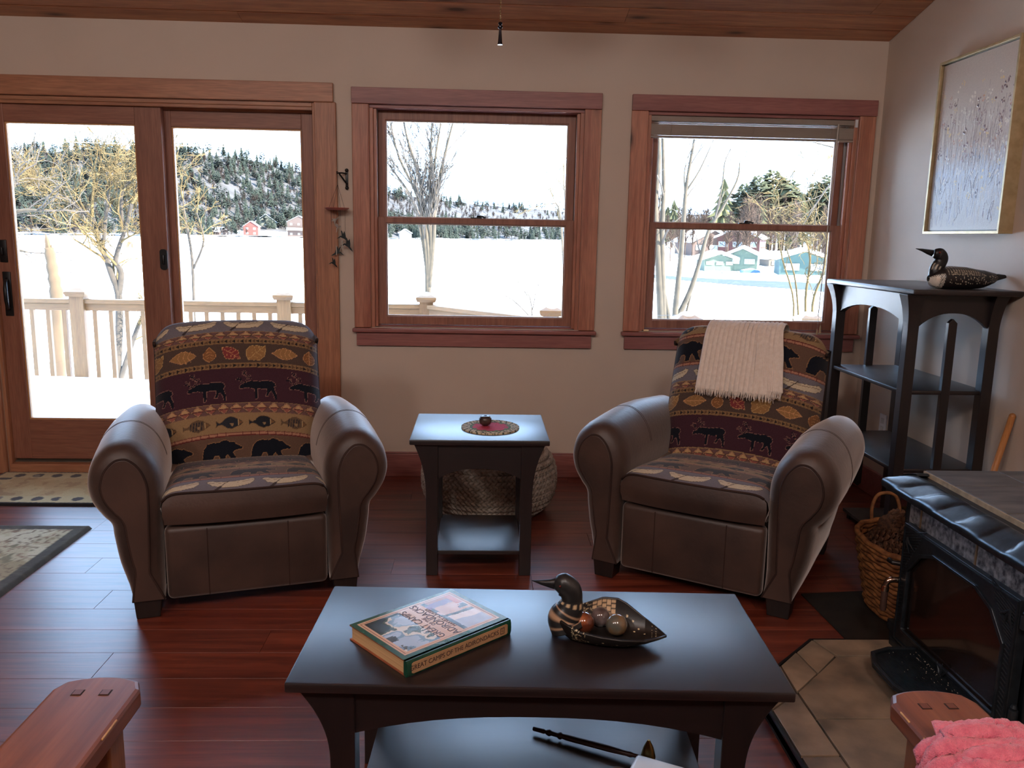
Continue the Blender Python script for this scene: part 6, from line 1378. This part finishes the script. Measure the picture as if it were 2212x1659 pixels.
A=lambda px,v,di=13.0:at(px,di,v)
wb_=A(258,840); 
tree('willow_tree','golden-twigged willow behind the left part of the deck railing',wb_,[([A(250,860),A(258,660),A(240,590),A(215,520),A(200,470)],.065,.03,.72),([A(256,640),A(262,590),A(250,560),A(272,490),A(285,440)],.05,.025,.72),([A(222,540),A(232,440),A(240,390)],.03,.018,.75),([A(268,510),A(262,430),A(280,390)],.028,.018,.7),([A(212,490),A(160,440),A(130,420)],.024,.012,.65),([A(248,860),A(300,700),A(330,660)],.05,.02,.4)],M_['wtrunk'],M_['willow'],3,(3,2),.6,.03,.6,5,.22,.0032)
tree('willow_tree','second golden willow seen at the left edge of the right door panel',A(430,700,14),[([A(420,700,14),A(415,560,14),A(400,470,14),A(395,430,14)],.03,.014,.42),([A(418,580,14),A(440,520,14),A(425,460,14)],.022,.01,.4)],M_['wtrunk'],M_['willow'],3,(2,2),.55,.0,.62,8,.2,.0032)
tree('bare_yard_tree','pale leafless branches reaching in at the far left of the view',A(-90,700,12),[([A(-90,700,12),A(-60,560,12),A(20,465,12),A(90,455,12)],.06,.02,.6),([A(-80,600,12),A(0,540,12),A(60,545,12)],.04,.012,.5),([A(-60,560,12),A(20,420,12),A(40,380,12)],.04,.012,.6)],M_['ybark'],M_['tw2'],2,(2,2),.6,.0,.6,11,.2,.004)
# dead snag
sg=thing('dead_snag','broken bleached tree snag behind the left deck railing','snag',tuple(A(125,860,11)))
pp=[A(128,860,11),A(124,740,11),A(122,640,11),A(114,585,11),A(106,535,11)]; P=catmull([tuple(p-Vector(sg.location)) for p in pp],6); obj('trunk',B().tube(P,[(.10-.04*i/(len(P)-1))*(1+.12*math.sin(i*2.1)) for i in range(len(P))],10),M_['snag'],sg,smooth=True); e=Vector(P[-1]); obj('splinter',B().tube([e-Vector((0,0,.1)),e+Vector((-.02,0,.1)),e+Vector((-.03,0,.18))],[.05,.03,.002],6).tube([e-Vector((-.03,0,.1)),e+Vector((.03,0,.05))],[.03,.002],6),M_['snag'],sg)
# tall multi-stemmed tree in the left window
Bt=lambda px,v:at(px,15,v)
tree('elm_tree','tall vase-shaped many-stemmed bare tree in the left window',Bt(923,760),[([Bt(926,780),Bt(924,640),Bt(921,560),Bt(912,480),Bt(900,420),Bt(862,340),Bt(842,260)],.055,.012,.6),([Bt(922,660),Bt(926,560),Bt(917,470),Bt(905,380),Bt(880,300),Bt(868,240)],.05,.012,.6),([Bt(925,640),Bt(931,540),Bt(928,450),Bt(930,350),Bt(934,240)],.05,.012,.6),([Bt(927,620),Bt(937,510),Bt(940,430),Bt(962,330),Bt(985,240)],.05,.012,.6),([Bt(923,600),Bt(912,520),Bt(890,430),Bt(850,370),Bt(820,330)],.03,.008,.6),([Bt(926,620),Bt(934,500),Bt(936,380),Bt(950,280),Bt(958,230)],.03,.010,.6)],M_['ybark'],M_['tw2'],2,(4,1),.26,.03,.72,21,.08,.0042)
# sapling and vine in the left window
tree('sapling','thin leafless sapling in the lower right of the left window',at(1150,12,760),[([at(1152,12,760),at(1148,12,660),at(1138,12,630)],.014,.006,.35),([at(1150,12,690),at(1110,12,650),at(1068,12,628)],.012,.004,.3),([at(1150,12,670),at(1156,12,640),at(1158,12,622)],.01,.004,.3),([at(1140,12,640),at(1120,12,610),at(1108,12,585)],.008,.003,.3)],M_['tw2'],M_['tw2'],1,(1,1),.5,.0,.6,31,.15,.004)
tree('lakeside_bush','pale bare bush at the right edge of the left window',at(1215,30,812),[([at(1225,30,812),at(1212,30,480),at(1190,30,440)],.05,.02,.9),([at(1228,30,812),at(1222,30,470),at(1218,30,400)],.05,.02,.9)],M_['ybark'],M_['willow'],2,(2,1),.5,.0,.6,33,.15,.008)
# tree group in the right window
Ct=lambda px,v:at(px,13,v)
tree('maple_tree','three-stemmed bare tree at the left side of the right window',Ct(1432,780),[([Ct(1432,790),Ct(1428,680),Ct(1422,560),Ct(1416,440),Ct(1424,340),Ct(1420,230)],.075,.022,.45),([Ct(1436,780),Ct(1432,640),Ct(1430,500),Ct(1434,400),Ct(1430,240)],.065,.02,.45),([Ct(1455,760),Ct(1440,660),Ct(1418,560),Ct(1410,430),Ct(1412,240)],.045,.016,.4)],M_['ybark'],M_['tw2'],2,(1,1),.45,.0,.62,41,.12,.004)
Dt=lambda px,v:at(px,12,v)
tree('forked_tree','forked crooked bare tree in the middle of the right window',Dt(1460,800),[([Dt(1458,800),Dt(1458,690),Dt(1464,620),Dt(1472,540),Dt(1480,430),Dt(1486,380),Dt(1500,300),Dt(1508,240)],.055,.010,.4),([Dt(1462,690),Dt(1490,630),Dt(1510,570),Dt(1530,500),Dt(1560,450),Dt(1592,390),Dt(1598,350)],.045,.007,.4),([Dt(1484,410),Dt(1510,370),Dt(1538,310)],.016,.006,.35),([Dt(1480,420),Dt(1478,380),Dt(1482,350)],.014,.005,.3),([Dt(1500,600),Dt(1478,700),Dt(1476,740)],.02,.012,.2),([Dt(1545,470),Dt(1560,400),Dt(1566,350),Dt(1580,320)],.014,.005,.4)],M_['ybark'],M_['tw2'],2,(1,1),.5,.0,.6,43,.12,.004)
tree('viburnum_bush','tangle of pale yellow bare twigs at the right side of the right window',at(1745,9,780),[([at(1745,9,790),at(1740,9,650),at(1750,9,560),at(1735,9,500)],.018,.008,.55),([at(1760,9,790),at(1755,9,660),at(1780,9,580),at(1790,9,470)],.018,.008,.55),([at(1700,9,790),at(1715,9,660),at(1690,9,560),at(1680,9,500)],.014,.006,.5),([at(1730,9,790),at(1720,9,620),at(1700,9,540)],.014,.006,.5),([at(1790,9,790),at(1800,9,600),at(1770,9,480)],.014,.006,.5)],M_['willow'],M_['willow'],3,(2,1),.6,.0,.6,47,.2,.0028)
tree('oak_branch','bare branch with a few brown leaves crossing the top right window corner',at(1965,8,900),[([at(1965,8,900),at(1955,8,600),at(1900,8,330)],.04,.015,.3),([at(1953,8,560),at(1850,8,440),at(1800,8,400),at(1770,8,430),at(1745,8,470)],.012,.006,.3),([at(1880,8,330),at(1800,8,318),at(1740,8,302)],.012,.003,.25)],M_['tw2'],M_['tw2'],2,(1,1),.4,.0,.6,49,.1,.002,cat='branch')
for k,(px,v) in enumerate(((1788,322),(1796,330),(1802,318))):
    o=obj('oak_leaf',B().add([(0,0,0),(.03,.01,-.03),(.02,0,-.05),(.035,0,-.08),(.0,.01,-.11),(-.03,0,-.08),(-.018,.0,-.05),(-.03,.01,-.03)],[(0,1,2,3,4,5,6,7)]),mk('oak_leaf_brown',(196,140,100),rough=.9),loc=tuple(at(px,8,v)),rz=k); tag(o,'dry brown oak leaf hanging on the branch in the top right window corner','leaf','oak leaves on the branch')
# overhead wires
for k,(v0,v1,xa,xb,di,lab) in enumerate(((297,325,-140,800,30,'overhead wire crossing the sky behind the sliding door'),(683,662,1330,1930,11,'thin wire strung low across the right window'))):
    a,b=at(xa,di,v0),at(xb,di,v1); o=obj('wire',B().tube([Vector((0,0,0)),(b-a)*.5-Vector((0,0,.03)),b-a],.012 if k==0 else .0035,5),M_['black'] if k else mk('pale_wire',(190,180,150),rough=.6),loc=tuple(a)); tag(o,lab,'wire')
    for q_,nm_ in ((a,'left'),(b,'right')):
        zg=yard(q_.x,q_.y) if k else LZ
        tag(obj('wire_post',B().tube([(0,0,zg-.3-q_.z),(0,0,.02)],.12 if k==0 else .03,8),M_['bark'],loc=tuple(q_)),'post carrying the %s end of the %s'%(nm_,'overhead wire' if k==0 else 'low wire'),'post')
